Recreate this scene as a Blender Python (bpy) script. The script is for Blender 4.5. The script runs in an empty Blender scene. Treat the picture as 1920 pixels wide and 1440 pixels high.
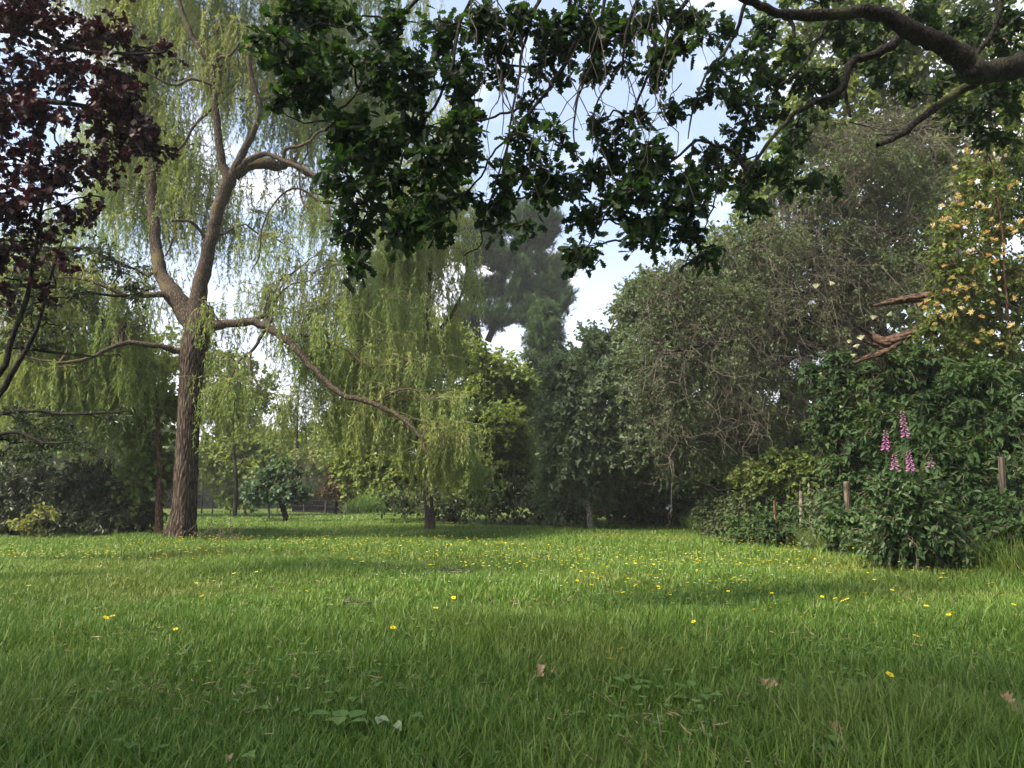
import bpy, math
import numpy as np
from mathutils import Vector

# ------------------------------------------------------------------ camera, sky, sun
sc = bpy.context.scene
COL = sc.collection
CAM_Z = 0.65
PITCH = math.radians(8.3)
FPX = 1443.0                      # focal length in pixels of the 1920 wide photograph
cam = bpy.data.cameras.new("camera")
cam.sensor_width = 36.0
cam.lens = 36.0 * FPX / 1920.0
cam.clip_start = 0.05
cam.clip_end = 3000
cam_o = bpy.data.objects.new("camera", cam)
COL.objects.link(cam_o)
cam_o.location = (0, 0, CAM_Z)
cam_o.rotation_euler = (math.radians(90) + PITCH, 0, 0)
sc.camera = cam_o

SUN_EL = 50.0
SUN_AZ = -122.0        # degrees from the view direction (+Y), negative = left
EXPOSURE = 1.98
sc.view_settings.view_transform = 'Standard'
sc.view_settings.look = 'None'
sc.view_settings.gamma = 1.0
sc.view_settings.exposure = EXPOSURE
sc.cycles.max_bounces = 7
sc.cycles.diffuse_bounces = 4
sc.cycles.transmission_bounces = 5
sc.cycles.glossy_bounces = 2
sc.cycles.caustics_reflective = False
sc.cycles.caustics_refractive = False
sc.cycles.sample_clamp_indirect = 4.0

w = bpy.data.worlds.new("World")
sc.world = w
w.use_nodes = True
nt = w.node_tree
nt.nodes.clear()
def wn(t, **k):
    n = nt.nodes.new(t)
    for a, b in k.items(): setattr(n, a, b)
    return n
out = wn('ShaderNodeOutputWorld'); bg = wn('ShaderNodeBackground')
sky = wn('ShaderNodeTexSky'); sky.sky_type = 'NISHITA'; sky.sun_disc = False
sky.sun_elevation = math.radians(SUN_EL)
sky.sun_rotation = math.radians(SUN_AZ)
sky.air_density = 1.0; sky.dust_density = 1.2; sky.ozone_density = 1.5
tc = wn('ShaderNodeTexCoord')
sep = wn('ShaderNodeSeparateXYZ')
nt.links.new(tc.outputs['Generated'], sep.inputs[0])
# clouds live on a flat layer overhead: direction / (z + small)
addz = wn('ShaderNodeMath', operation='ADD'); addz.inputs[1].default_value = 0.22
mx = wn('ShaderNodeMath', operation='MAXIMUM'); mx.inputs[1].default_value = 0.05
nt.links.new(sep.outputs['Z'], addz.inputs[0]); nt.links.new(addz.outputs[0], mx.inputs[0])
dx = wn('ShaderNodeMath', operation='DIVIDE'); dy = wn('ShaderNodeMath', operation='DIVIDE')
nt.links.new(sep.outputs['X'], dx.inputs[0]); nt.links.new(mx.outputs[0], dx.inputs[1])
nt.links.new(sep.outputs['Y'], dy.inputs[0]); nt.links.new(mx.outputs[0], dy.inputs[1])
cmb = wn('ShaderNodeCombineXYZ')
nt.links.new(dx.outputs[0], cmb.inputs[0]); nt.links.new(dy.outputs[0], cmb.inputs[1])
cmb.inputs[2].default_value = 3.7
noi = wn('ShaderNodeTexNoise'); noi.inputs['Scale'].default_value = 1.7
noi.inputs['Detail'].default_value = 7; noi.inputs['Roughness'].default_value = 0.55
noi.inputs['Distortion'].default_value = 0.3
nt.links.new(cmb.outputs[0], noi.inputs['Vector'])
cr = wn('ShaderNodeValToRGB')
cr.color_ramp.elements[0].position = 0.50; cr.color_ramp.elements[0].color = (0, 0, 0, 1)
cr.color_ramp.elements[1].position = 0.66; cr.color_ramp.elements[1].color = (1, 1, 1, 1)
nt.links.new(noi.outputs['Fac'], cr.inputs[0])
# low band of bright cloud near the horizon
lowr = wn('ShaderNodeMapRange'); lowr.inputs['From Min'].default_value = 0.05; lowr.inputs['From Max'].default_value = 0.33
lowr.inputs['To Min'].default_value = 0.75; lowr.inputs['To Max'].default_value = 0.0
nt.links.new(sep.outputs['Z'], lowr.inputs['Value'])
mxc = wn('ShaderNodeMath', operation='MAXIMUM')
nt.links.new(cr.outputs[0], mxc.inputs[0]); nt.links.new(lowr.outputs[0], mxc.inputs[1])
mixc = wn('ShaderNodeMixRGB'); mixc.inputs[2].default_value = (6.4, 6.1, 6.3, 1)
hs = wn('ShaderNodeMixRGB'); hs.inputs[0].default_value = 0.42; hs.inputs[2].default_value = (3.6, 4.1, 5.1, 1)
nt.links.new(sky.outputs[0], hs.inputs[1])
nt.links.new(mxc.outputs[0], mixc.inputs[0]); nt.links.new(hs.outputs[0], mixc.inputs[1])
nt.links.new(mixc.outputs[0], bg.inputs['Color'])
bg.inputs['Strength'].default_value = 0.074
nt.links.new(bg.outputs[0], out.inputs[0])

sl = bpy.data.lights.new("sun", 'SUN'); sl.energy = 3.9; sl.angle = math.radians(18.0)
sl.color = (1.0, 0.87, 0.68)
so = bpy.data.objects.new("sun", sl); COL.objects.link(so)
_a, _e = math.radians(SUN_AZ), math.radians(SUN_EL)
sund = Vector((math.sin(_a) * math.cos(_e), math.cos(_a) * math.cos(_e), math.sin(_e)))
so.rotation_euler = sund.to_track_quat('Z', 'Y').to_euler()
so.location = (-20, 0, 20)

# ------------------------------------------------------------------ helpers
rng = np.random.default_rng(11)
U = lambda a, b, n=None: rng.uniform(a, b, n)
N_ = lambda s, *n: rng.normal(0, s, n)
ct, st = math.cos(PITCH), math.sin(PITCH)

def P(px, py, D):
    """point of the place seen at photograph pixel (px, py) at D metres along Y"""
    u = (px - 960) / FPX; v = (720 - py) / FPX
    y = ct - v * st; z = st + v * ct
    return np.array([u * D / y, D, CAM_Z + z * D / y])

def gz(x, y):
    """height of the lawn"""
    return (0.025 * np.sin(x * 0.9 + 1.0) * np.sin(y * 0.55 + 0.4) + 0.012 * np.sin(x * 2.3 + y * 1.7)) * np.clip((np.hypot(x, y) - 1.0) / 6, 0, 1)

def G(px, D):
    p = P(px, 960, D); p[2] = gz(p[0], p[1]); return p

def norm(a):
    return a / np.maximum(np.linalg.norm(a, axis=-1, keepdims=True), 1e-9)

def inst(mats, name):
    pass

class MB:
    """collects polygons for ONE mesh object"""
    def __init__(s):
        s.v = []; s.n = 0; s.idx = []; s.cnt = []; s.mi = []; s.r = []
    def add(s, v, faces, mi=0, r=0.5):
        """v (n,3); faces: int array (m,k)"""
        v = np.asarray(v, np.float32).reshape(-1, 3); faces = np.asarray(faces)
        s.v.append(v); s.idx.append((faces + s.n).astype(np.int32).ravel())
        s.cnt.append(np.full(len(faces), faces.shape[1], np.int32))
        s.mi.append(np.full(len(faces), mi, np.int32))
        r = np.asarray(r, np.float32)
        s.r.append(np.full(len(v), float(r), np.float32) if r.ndim == 0 else r.ravel().astype(np.float32))
        s.n += len(v)
    def build(s, name, mats, parent=None, smooth=False, loc=None):
        me = bpy.data.meshes.new(name)
        v = np.concatenate(s.v); idx = np.concatenate(s.idx); cnt = np.concatenate(s.cnt); mi = np.concatenate(s.mi)
        if loc is not None: v = v - np.asarray(loc, np.float32)
        me.vertices.add(len(v)); me.vertices.foreach_set('co', v.ravel())
        me.loops.add(len(idx)); me.loops.foreach_set('vertex_index', idx)
        me.polygons.add(len(cnt))
        stt = np.concatenate([[0], np.cumsum(cnt)[:-1]]).astype(np.int32)
        me.polygons.foreach_set('loop_start', stt); me.polygons.foreach_set('loop_total', cnt)
        me.polygons.foreach_set('material_index', mi)
        me.polygons.foreach_set('use_smooth', np.full(len(cnt), bool(smooth)))
        a = me.attributes.new('rnd', 'FLOAT', 'POINT'); a.data.foreach_set('value', np.concatenate(s.r))
        if not isinstance(mats, (list, tuple)): mats = [mats]
        for m in mats: me.materials.append(m)
        me.update(calc_edges=True)
        o = bpy.data.objects.new(name, me); COL.objects.link(o)
        if parent is not None:
            o.parent = parent
        if loc is not None and parent is None: o.location = loc
        return o

def tag(o, label=None, cat=None, group=None, kind=None):
    if label: o['label'] = label
    if cat: o['category'] = cat
    if group: o['group'] = group
    if kind: o['kind'] = kind
    return o

def thing(name, loc, label, cat, group=None):
    o = bpy.data.objects.new(name, None); COL.objects.link(o); o.location = loc
    o.empty_display_size = 0.1
    return tag(o, label, cat, group)

def tubes(B, Pt, R, S=4, mi=0, r=0.5, cap=False):
    """Pt (N,K,3), R (N,K) or (K,)"""
    Pt = np.asarray(Pt, float)
    if Pt.ndim == 2: Pt = Pt[None]
    n, k, _ = Pt.shape
    R = np.broadcast_to(np.asarray(R, float), (n, k))
    t = norm(np.gradient(Pt, axis=1))
    m = np.abs(t.mean(axis=1)); ref = np.zeros((n, 3)); ref[np.arange(n), m.argmin(axis=1)] = 1
    u = norm(np.cross(t, ref[:, None, :])); v = np.cross(t, u)
    a = np.arange(S) * 2 * math.pi / S
    ring = u[:, :, None, :] * np.cos(a)[None, None, :, None] + v[:, :, None, :] * np.sin(a)[None, None, :, None]
    V = Pt[:, :, None, :] + ring * R[:, :, None, None]
    base = (np.arange(n) * k * S)[:, None, None] + (np.arange(k - 1) * S)[None, :, None]
    i = np.arange(S)[None, None, :]; j = (i + 1) % S
    F = np.stack([base + i, base + j, base + S + j, base + S + i], axis=-1).reshape(-1, 4)
    rr = np.asarray(r, float)
    if rr.ndim == 1: rr = np.repeat(rr, k * S)
    B.add(V.reshape(-1, 3), F, mi, rr)

# leaf templates: (verts, faces)
def T_lance(wd=0.11):
    v = [(0, 0, 0), (wd, .4, .04), (0, 1, -.08), (-wd, .4, .04)]
    return np.array(v, float), np.array([[0, 1, 2], [0, 2, 3]])
def T_broad(wd=0.3):
    v = [(0, 0, 0), (wd * .9, .28, .07), (wd * .8, .62, .04), (0, 1, -.10), (-wd * .8, .62, .04), (-wd * .9, .28, .07)]
    return np.array(v, float), np.array([[0, 1, 2, 3], [0, 3, 4, 5]])
def half(pts, fold=.18, curl=.12):
    n = len(pts)
    R = [(x, y, fold * x - curl * y * y) for x, y in pts]
    L = [(-x, y, fold * x - curl * y * y) for x, y in pts]
    v = np.array(R + L, float)
    f = np.array([list(range(n)), [n + i for i in range(n)][::-1]])
    return v, f
OAK = half([(0, 0), (.05, .1), (.15, .17), (.10, .27), (.24, .36), (.14, .47), (.32, .60), (.19, .68), (.29, .82), (.13, .88), (0, 1)])
MAPLE = half([(0, 0), (.26, .02), (.20, .16), (.50, .22), (.36, .36), (.52, .62), (.28, .58), (.20, .74), (0, 1)], .15, .10)
LOBE3 = half([(0, 0), (.18, .1), (.36, .3), (.2, .45), (.14, .7), (0, 1)])
LANCE = T_lance(); LANCEW = T_lance(.16); BROAD = T_broad(); BROADW = T_broad(.42); OVAL = T_broad(.24)
_nt = []; _nf = []
for q in range(9):
    a = q * 2.4; th = .25 + .1 * (q % 5)
    d = np.array([math.sin(th) * math.cos(a), math.cos(th), math.sin(th) * math.sin(a)])
    p = np.cross(d, [0.3, 0.1, 1]); p /= np.linalg.norm(p); o0 = np.array([0, .06 * q, 0])
    b = len(_nt); _nt += [o0 + p * .032, o0 + d * .75, o0 - p * .032]; _nf.append([b, b + 1, b + 2])
TUFT = (np.array(_nt), np.array(_nf))
# small spray of six leaves (used on far or very dense plants)
def spray(tpl, n, sc_, sd):
    g = np.random.default_rng(sd); vs = []; fs = []; b = 0
    for q in range(n):
        a = g.uniform(0, 6.28); th = g.uniform(.4, 1.2)
        d = np.array([math.sin(th) * math.cos(a), math.cos(th), math.sin(th) * math.sin(a)])
        up = g.normal(size=3); x = np.cross(d, up); x /= np.linalg.norm(x); z = np.cross(x, d)
        o = np.array([0, q / n * .8, 0])
        vs.append(o + sc_ * g.uniform(.7, 1.2) * (tpl[0][:, :1] * x + tpl[0][:, 1:2] * d + tpl[0][:, 2:] * z)); fs.append(tpl[1] + b); b += len(tpl[0])
    return np.concatenate(vs), np.concatenate(fs)
SPRAY = spray(T_broad(.34), 6, .55, 3); SPRAYN = spray(T_lance(.15), 7, .6, 4)

def leaves(B, tpl, pos, d, up, size, mi=0, r=None):
    n = len(pos)
    if n == 0: return
    y = norm(d); x = norm(np.cross(y, up)); z = np.cross(x, y)
    tv, tf = tpl; size = np.broadcast_to(np.asarray(size, float), (n,))
    V = pos[:, None, :] + size[:, None, None] * (tv[None, :, :1] * x[:, None] + tv[None, :, 1:2] * y[:, None] + tv[None, :, 2:] * z[:, None])
    F = (tf[None] + (np.arange(n) * len(tv))[:, None, None]).reshape(-1, tf.shape[1])
    if r is None: r = rng.random(n)
    B.add(V.reshape(-1, 3), F, mi, np.repeat(r, len(tv)))

def wig(a, b, k, amp, arch=0.0):
    """(N,k,3) wiggly paths from a to b (N,3)"""
    a = np.atleast_2d(a); b = np.atleast_2d(b); n = len(a)
    t = np.linspace(0, 1, k)
    p = a[:, None] + (b - a)[:, None] * t[None, :, None]
    L = np.linalg.norm(b - a, axis=1)
    ph = U(0, 6.28, (n, 3, 1)); f = U(.6, 1.6, (n, 3, 1))
    env = np.sin(t * math.pi)
    s = np.sin(ph + f * t[None, None] * 6.28) + .5 * np.sin(2.3 * ph + f * 2.7 * t[None, None] * 6.28)
    p = p + (s * env * amp).transpose(0, 2, 1) * L[:, None, None]
    p[:, :, 2] += env[None] * (np.asarray(arch) * L)[:, None] if np.ndim(arch) else env[None] * arch * L[:, None]
    return p

def samp(paths, i, t):
    """point and tangent on path i at t in [0,1]"""
    k = paths.shape[1] - 1; f = np.clip(t, 0, .9999) * k; j = f.astype(int); f = (f - j)[:, None]
    p0 = paths[i, j]; p1 = paths[i, j + 1]
    return p0 * (1 - f) + p1 * f, norm(p1 - p0)

def traced(B, pts, D0, D1=None, w0=20, w1=8, S=10, mi=0, sub=4, wob=.006, ends=None):
    """limb traced from the photograph: pts in photograph pixels, depth from D0 to D1, widths in pixels"""
    D1 = D0 if D1 is None else D1; n = len(pts)
    pp = np.array([P(x, y, D0 + (D1 - D0) * i / (n - 1)) for i, (x, y) in enumerate(pts)])
    ww = np.linspace(w0, w1, n) if ends is None else np.array(ends, float)
    rr = ww * .5 * np.linspace(D0, D1, n) / FPX * .985
    # catmull rom
    q = np.vstack([2 * pp[0] - pp[1], pp, 2 * pp[-1] - pp[-2]]); o = []; ro = []
    for i in range(n - 1):
        for s in range(sub):
            t = s / sub; a, b, c, d = q[i], q[i + 1], q[i + 2], q[i + 3]
            o.append(.5 * ((2 * b) + (-a + c) * t + (2 * a - 5 * b + 4 * c - d) * t * t + (-a + 3 * b - 3 * c + d) * t ** 3))
            ro.append(rr[i] * (1 - t) + rr[i + 1] * t)
    o.append(pp[-1]); ro.append(rr[-1]); o = np.array(o); ro = np.array(ro)
    o[1:-1] += rng.normal(0, wob, (len(o) - 2, 3)) * (ro[1:-1, None] / .05) ** .5
    ro = ro * (1 + rng.normal(0, .04, len(ro)))
    tubes(B, o[None], ro, S, mi)
    return o, ro

# ------------------------------------------------------------------ materials
def newmat(name):
    m = bpy.data.materials.new(name); m.use_nodes = True; m.node_tree.nodes.clear(); return m, m.node_tree
def leafmat(name, cols, trans=.35, rough=.55, spec=.14, ncol=None, nscale=.9, tcol=None):
    """cols: list of rgb across the random tint; ncol: colour mixed in patches"""
    m, t = newmat(name); N = t.nodes.new; L = t.links.new
    o = N('ShaderNodeOutputMaterial'); at = N('ShaderNodeAttribute'); at.attribute_name = 'rnd'
    r = N('ShaderNodeValToRGB'); e = r.color_ramp.elements
    while len(e) < len(cols): e.new(.5)
    for i, c in enumerate(cols):
        e[i].position = i / (len(cols) - 1); e[i].color = (*c, 1)
    L(at.outputs['Fac'], r.inputs[0]); src = r.outputs[0]
    if ncol is not None:
        g = N('ShaderNodeNewGeometry'); no = N('ShaderNodeTexNoise'); no.inputs['Scale'].default_value = nscale
        no.inputs['Detail'].default_value = 3
        L(g.outputs['Position'], no.inputs['Vector'])
        mr = N('ShaderNodeMapRange'); mr.inputs['From Min'].default_value = .42; mr.inputs['From Max'].default_value = .62
        L(no.outputs['Fac'], mr.inputs['Value'])
        mm = N('ShaderNodeMixRGB'); mm.inputs[2].default_value = (*ncol, 1)
        L(mr.outputs[0], mm.inputs[0]); L(src, mm.inputs[1]); src = mm.outputs[0]
    p = N('ShaderNodeBsdfPrincipled'); p.inputs['Roughness'].default_value = rough
    p.inputs['Specular IOR Level'].default_value = spec
    tr = N('ShaderNodeBsdfTranslucent'); mix = N('ShaderNodeMixShader'); mix.inputs[0].default_value = trans
    L(src, p.inputs['Base Color'])
    hv = N('ShaderNodeMixRGB'); hv.blend_type = 'MULTIPLY'; hv.inputs[0].default_value = 1
    hv.inputs[2].default_value = (*(tcol or (1.5, 1.35, .6)), 1)
    L(src, hv.inputs[1]); L(hv.outputs[0], tr.inputs['Color'])
    L(p.outputs[0], mix.inputs[1]); L(tr.outputs[0], mix.inputs[2]); L(mix.outputs[0], o.inputs[0])
    return m
def barkmat(name, c1, c2, scale=14, zs=.22, bump=.6, moss=None):
    m, t = newmat(name); N = t.nodes.new; L = t.links.new
    o = N('ShaderNodeOutputMaterial'); p = N('ShaderNodeBsdfPrincipled'); p.inputs['Roughness'].default_value = .9
    p.inputs['Specular IOR Level'].default_value = .15
    g = N('ShaderNodeNewGeometry'); mp = N('ShaderNodeMapping'); mp.inputs['Scale'].default_value = (scale, scale, scale * zs)
    L(g.outputs['Position'], mp.inputs[0])
    n1 = N('ShaderNodeTexNoise'); n1.inputs['Scale'].default_value = 1.6; n1.inputs['Detail'].default_value = 6; n1.inputs['Roughness'].default_value = .7
    v1 = N('ShaderNodeTexVoronoi'); v1.feature = 'DISTANCE_TO_EDGE'; v1.inputs['Scale'].default_value = 1.8
    L(mp.outputs[0], n1.inputs['Vector'])
    ds = N('ShaderNodeMixRGB'); ds.inputs[0].default_value = .35
    L(mp.outputs[0], ds.inputs[1]); L(n1.outputs['Color'], ds.inputs[2]); L(ds.outputs[0], v1.inputs['Vector'])
    mr = N('ShaderNodeMapRange'); mr.inputs['From Max'].default_value = .25
    L(v1.outputs['Distance'], mr.inputs['Value'])
    mu = N('ShaderNodeMath'); mu.operation = 'MULTIPLY'; L(mr.outputs[0], mu.inputs[0]); L(n1.outputs['Fac'], mu.inputs[1])
    r = N('ShaderNodeValToRGB'); r.color_ramp.elements[0].position = .08; r.color_ramp.elements[0].color = (*c1, 1)
    r.color_ramp.elements[1].position = .6; r.color_ramp.elements[1].color = (*c2, 1)
    L(mu.outputs[0], r.inputs[0]); src = r.outputs[0]
    if moss:
        n2 = N('ShaderNodeTexNoise'); n2.inputs['Scale'].default_value = 2.2; n2.inputs['Detail'].default_value = 5
        L(g.outputs['Position'], n2.inputs['Vector'])
        m2 = N('ShaderNodeMapRange'); m2.inputs['From Min'].default_value = .52; m2.inputs['From Max'].default_value = .66; m2.inputs['To Max'].default_value = .8
        L(n2.outputs['Fac'], m2.inputs['Value'])
        mm = N('ShaderNodeMixRGB'); mm.inputs[2].default_value = (*moss, 1); L(m2.outputs[0], mm.inputs[0]); L(src, mm.inputs[1]); src = mm.outputs[0]
    L(src, p.inputs['Base Color'])
    b = N('ShaderNodeBump'); b.inputs['Strength'].default_value = bump; b.inputs['Distance'].default_value = .02
    L(mu.outputs[0], b.inputs['Height']); L(b.outputs[0], p.inputs['Normal']); L(p.outputs[0], o.inputs[0])
    return m
def plainmat(name, c1, c2=None, scale=30, rough=.7, trans=0):
    c2 = c2 or tuple(x * .7 for x in c1)
    m, t = newmat(name); N = t.nodes.new; L = t.links.new
    o = N('ShaderNodeOutputMaterial'); p = N('ShaderNodeBsdfPrincipled'); p.inputs['Roughness'].default_value = rough
    p.inputs['Specular IOR Level'].default_value = .2
    g = N('ShaderNodeNewGeometry'); n = N('ShaderNodeTexNoise'); n.inputs['Scale'].default_value = scale; n.inputs['Detail'].default_value = 4
    L(g.outputs['Position'], n.inputs['Vector'])
    r = N('ShaderNodeValToRGB'); r.color_ramp.elements[0].position = .35; r.color_ramp.elements[1].position = .65
    r.color_ramp.elements[0].color = (*c1, 1); r.color_ramp.elements[1].color = (*c2, 1)
    L(n.outputs['Fac'], r.inputs[0]); L(r.outputs[0], p.inputs['Base Color'])
    if trans:
        tr = N('ShaderNodeBsdfTranslucent'); mix = N('ShaderNodeMixShader'); mix.inputs[0].default_value = trans
        L(r.outputs[0], tr.inputs[0]); L(p.outputs[0], mix.inputs[1]); L(tr.outputs[0], mix.inputs[2]); L(mix.outputs[0], o.inputs[0])
    else: L(p.outputs[0], o.inputs[0])
    return m

M = {}
M['willow'] = leafmat('willow_leaf', [(.11, .19, .065), (.17, .26, .085), (.27, .33, .13)], .42, nscale=.6, ncol=(.21, .26, .10))
M['gold_willow'] = leafmat('golden_willow_leaf', [(.18, .24, .07), (.27, .33, .10), (.38, .40, .15)], .45, nscale=.5, ncol=(.18, .25, .09))
M['purple'] = leafmat('copper_leaf', [(.011, .005, .007), (.022, .007, .011), (.045, .012, .015)], .28, .5, .25, tcol=(1.0, .4, .5))
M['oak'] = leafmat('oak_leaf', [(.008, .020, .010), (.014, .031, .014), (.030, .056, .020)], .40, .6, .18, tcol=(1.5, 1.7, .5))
M['darkgreen'] = leafmat('dark_green_leaf', [(.020, .042, .018), (.034, .064, .026), (.055, .085, .036)], .25, .45, .35)
M['laurel'] = leafmat('evergreen_shrub_leaf', [(.016, .030, .014), (.028, .045, .020), (.055, .075, .034)], .2, .5, .25)
M['yleaf'] = leafmat('yellow_green_leaf', [(.06, .11, .03), (.13, .17, .05), (.28, .28, .09)], .35)
M['maple'] = leafmat('bright_green_leaf', [(.11, .185, .05), (.165, .24, .07), (.24, .30, .10)], .42, ncol=(.17, .23, .075), nscale=.35)
M['mid'] = leafmat('mid_green_leaf', [(.065, .115, .035), (.105, .165, .05), (.16, .215, .07)], .38, ncol=(.14, .19, .06), nscale=.3)
M['pale'] = leafmat('pale_green_leaf', [(.12, .17, .06), (.17, .22, .08), (.24, .27, .12)], .4)
M['grey'] = leafmat('grey_willow_leaf', [(.10, .155, .09), (.155, .22, .14), (.25, .30, .21)], .36, ncol=(.12, .175, .10), nscale=.8)
M['blue'] = leafmat('blue_green_leaf', [(.035, .075, .045), (.06, .11, .065), (.09, .145, .085)], .3)
M['pine'] = leafmat('pine_needles', [(.018, .042, .018), (.032, .066, .028), (.062, .098, .042)], .15, .8, .03)
M['spruce'] = leafmat('spruce_needles', [(.030, .060, .026), (.048, .088, .036), (.08, .12, .05)], .2, .8, .04)
M['russet'] = leafmat('russet_leaf', [(.09, .075, .035), (.13, .10, .05), (.17, .12, .06)], .3)
M['olive'] = leafmat('olive_sparse_leaf', [(.036, .070, .030), (.066, .108, .046), (.12, .155, .078)], .34, ncol=(.058, .080, .040), nscale=.7)
M['elder'] = leafmat('elder_leaf', [(.024, .054, .020), (.040, .082, .027), (.072, .122, .040)], .32, .6, .14, ncol=(.028, .058, .024), nscale=1.1)
M['bramble'] = leafmat('bramble_leaf', [(.024, .060, .02), (.040, .086, .028), (.07, .12, .04)], .3, .5, .3)
M['ivy'] = leafmat('ivy_leaf', [(.014, .032, .012), (.025, .05, .018), (.05, .08, .028)], .15, .35, .4)
M['honey'] = leafmat('honeysuckle_leaf', [(.045, .085, .022), (.085, .13, .034), (.15, .18, .05)], .35)
M['herb'] = leafmat('broad_herb_leaf', [(.075, .15, .04), (.11, .20, .055), (.17, .25, .08)], .35)
M['bark_willow'] = barkmat('willow_bark', (.022, .016, .012), (.125, .098, .078), 30, .10, 1.0)
M['bark_limb'] = barkmat('willow_limb_bark', (.028, .021, .017), (.095, .074, .058), 30, .3, .6, (.09, .075, .035))
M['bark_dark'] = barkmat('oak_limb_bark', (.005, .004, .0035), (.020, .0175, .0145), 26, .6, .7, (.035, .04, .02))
M['bark_grey'] = barkmat('grey_bark', (.07, .06, .05), (.22, .20, .17), 26, .5, .5)
M['bark_red'] = barkmat('red_brown_bark', (.05, .028, .018), (.17, .10, .065), 24, .3, .6)
M['bark_pale'] = barkmat('pale_bark', (.14, .13, .10), (.42, .38, .30), 22, .5, .4, (.12, .14, .06))
M['twig_dark'] = plainmat('dark_twig', (.022, .018, .015), (.045, .038, .03))
M['twig'] = plainmat('brown_twig', (.11, .085, .06), (.18, .14, .10))
M['twig_grey'] = plainmat('grey_dead_twig', (.045, .039, .030), (.12, .108, .088))
M['twig_green'] = plainmat('yellow_green_twig', (.20, .19, .08), (.14, .14, .06))
M['deadwood'] = plainmat('split_dead_wood', (.095, .058, .040), (.020, .014, .011), 26, .9)
M['post'] = barkmat('weathered_post', (.045, .038, .03), (.14, .12, .092), 20, .15, .4)
M['wire'] = plainmat('wire', (.14, .14, .12), (.10, .10, .09), rough=.4)

# ------------------------------------------------------------------ tree builder
class Tree:
    def __init__(s, name, base, label, cat, group=None, wood='bark_grey', twig='twig', leaf='mid', leafname='crown', woodname='trunk'):
        s.base = np.array(base, float); s.root = thing(name, tuple(base), label, cat, group)
        s.W = MB(); s.L = MB(); s.nodes = []
        s.mw = [M[wood], M[twig]]; s.ml = [M[leaf]] if isinstance(leaf, str) else [M[x] for x in leaf]
        s.leafname = leafname; s.woodname = woodname
    def trunk(s, pts, ws, S=10, sub=4):
        """pts world points, ws radii"""
        pts = np.array(pts, float); k = (len(pts) - 1) * sub + 1
        t = np.linspace(0, len(pts) - 1, k); j = np.minimum(t.astype(int), len(pts) - 2); f = (t - j)[:, None]
        p = pts[j] * (1 - f) + pts[j + 1] * f
        # smooth
        for _ in range(2): p[1:-1] = .25 * p[:-2] + .5 * p[1:-1] + .25 * p[2:]
        r = np.interp(t, range(len(pts)), ws)
        p[1:-1] += rng.normal(0, .15, (k - 2, 3)) * r[1:-1, None]
        tubes(s.W, p[None], r * (1 + rng.normal(0, .03, k)), S)
        s.nodes += list(zip(p, r)); return p
    def tr(s, pts, D0, D1=None, **k):
        o, r = traced(s.W, pts, D0, D1, **k); s.nodes += list(zip(o, r)); return o
    def clump(s, c, rad, nsub=10, ntw=7, nlf=9, twl=.5, ls=.09, tpl=BROAD, droop=.3, flat=1.0, limb=True, mi=0, wr=1.0, lim_r=None,
              spread=.9, up=1.0, leafprob=1.0, arch=.08, twS=3, out_=.6):
        c = np.array(c, float); rad = np.array(rad, float)
        if limb and s.nodes:
            NP = np.array([n[0] for n in s.nodes]); NR = np.array([n[1] for n in s.nodes])
            d = np.linalg.norm(NP - c, axis=1) + 1.2 * np.maximum(0, NP[:, 2] - c[2] + .1 * rad[2])
            i = int(np.argmin(d)); a = NP[i]; ln = np.linalg.norm(c - a)
            r0 = lim_r or min(NR[i] * .7, .012 + .018 * ln) * 1.0
            lp = wig(a, c, 9, .05, arch); rr = np.linspace(r0, max(.35 * r0, .006), 9)
            tubes(s.W, lp, rr, 6); s.nodes += [(lp[0, q], rr[q]) for q in range(2, 9)]
        else:
            lp = wig(c - rad * [.3, .3, .8], c, 5, .05); r0 = .015
        n = nsub
        dv = norm(rng.normal(size=(n, 3))); e = c + dv * rad * (U(.35, 1, (n, 1)) ** .6)
        sp, _ = samp(lp, np.zeros(n, int), U(.45, 1, n))
        sb = wig(sp, e, 7, .07, arch)
        tubes(s.W, sb, np.linspace(1, .35, 7)[None] * (r0 * .38), 4, 1)
        m = n * ntw; ii = np.repeat(np.arange(n), ntw)
        tp, td = samp(sb, ii, U(.25, 1, m) ** .8)
        outd = norm((tp - c) / rad)
        d = norm(td * .6 + outd * out_ + rng.normal(size=(m, 3)) * spread * np.array([1, 1, flat]) + [0, 0, -droop * .4])
        L_ = twl * U(.5, 1.25, m); te = tp + d * L_[:, None]; te[:, 2] -= droop * L_ * .5
        tw = wig(tp, te, 5, .09, .06 * 1)
        tubes(s.W, tw, np.array([.006, .005, .004, .003, .0015])[None] * wr, twS, 1)
        q = m * nlf; jj = np.repeat(np.arange(m), nlf)
        lpnt, ld = samp(tw, jj, U(.05, 1.0, q))
        if leafprob < 1:
            k_ = rng.random(q) < leafprob; lpnt = lpnt[k_]; ld = ld[k_]; q = len(lpnt)
        dd = norm(ld * .5 + rng.normal(size=(q, 3)) * .75 + [0, 0, -droop])
        upv = norm(rng.normal(size=(q, 3)) * .55 + [0, 0, up])
        cb = float(rng.random()) * .3
        leaves(s.L, tpl, lpnt + rng.normal(0, .01, (q, 3)), dd, upv, ls * U(.6, 1.2, q), mi, np.clip(rng.random(q) * .75 + cb, 0, 1))
    def done(s):
        if s.W.n:
            o = s.W.build(s.woodname, s.mw, s.root, True, None); o.matrix_parent_inverse = s.root.matrix_basis.inverted()
        if s.L.n:
            o = s.L.build(s.leafname, s.ml, s.root, False, None); o.matrix_parent_inverse = s.root.matrix_basis.inverted()
        return s.root

def fix(o, root):
    root_m = root.matrix_basis.copy() if root.matrix_basis else None
    o.matrix_parent_inverse = root.matrix_basis.inverted(); return o

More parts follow.
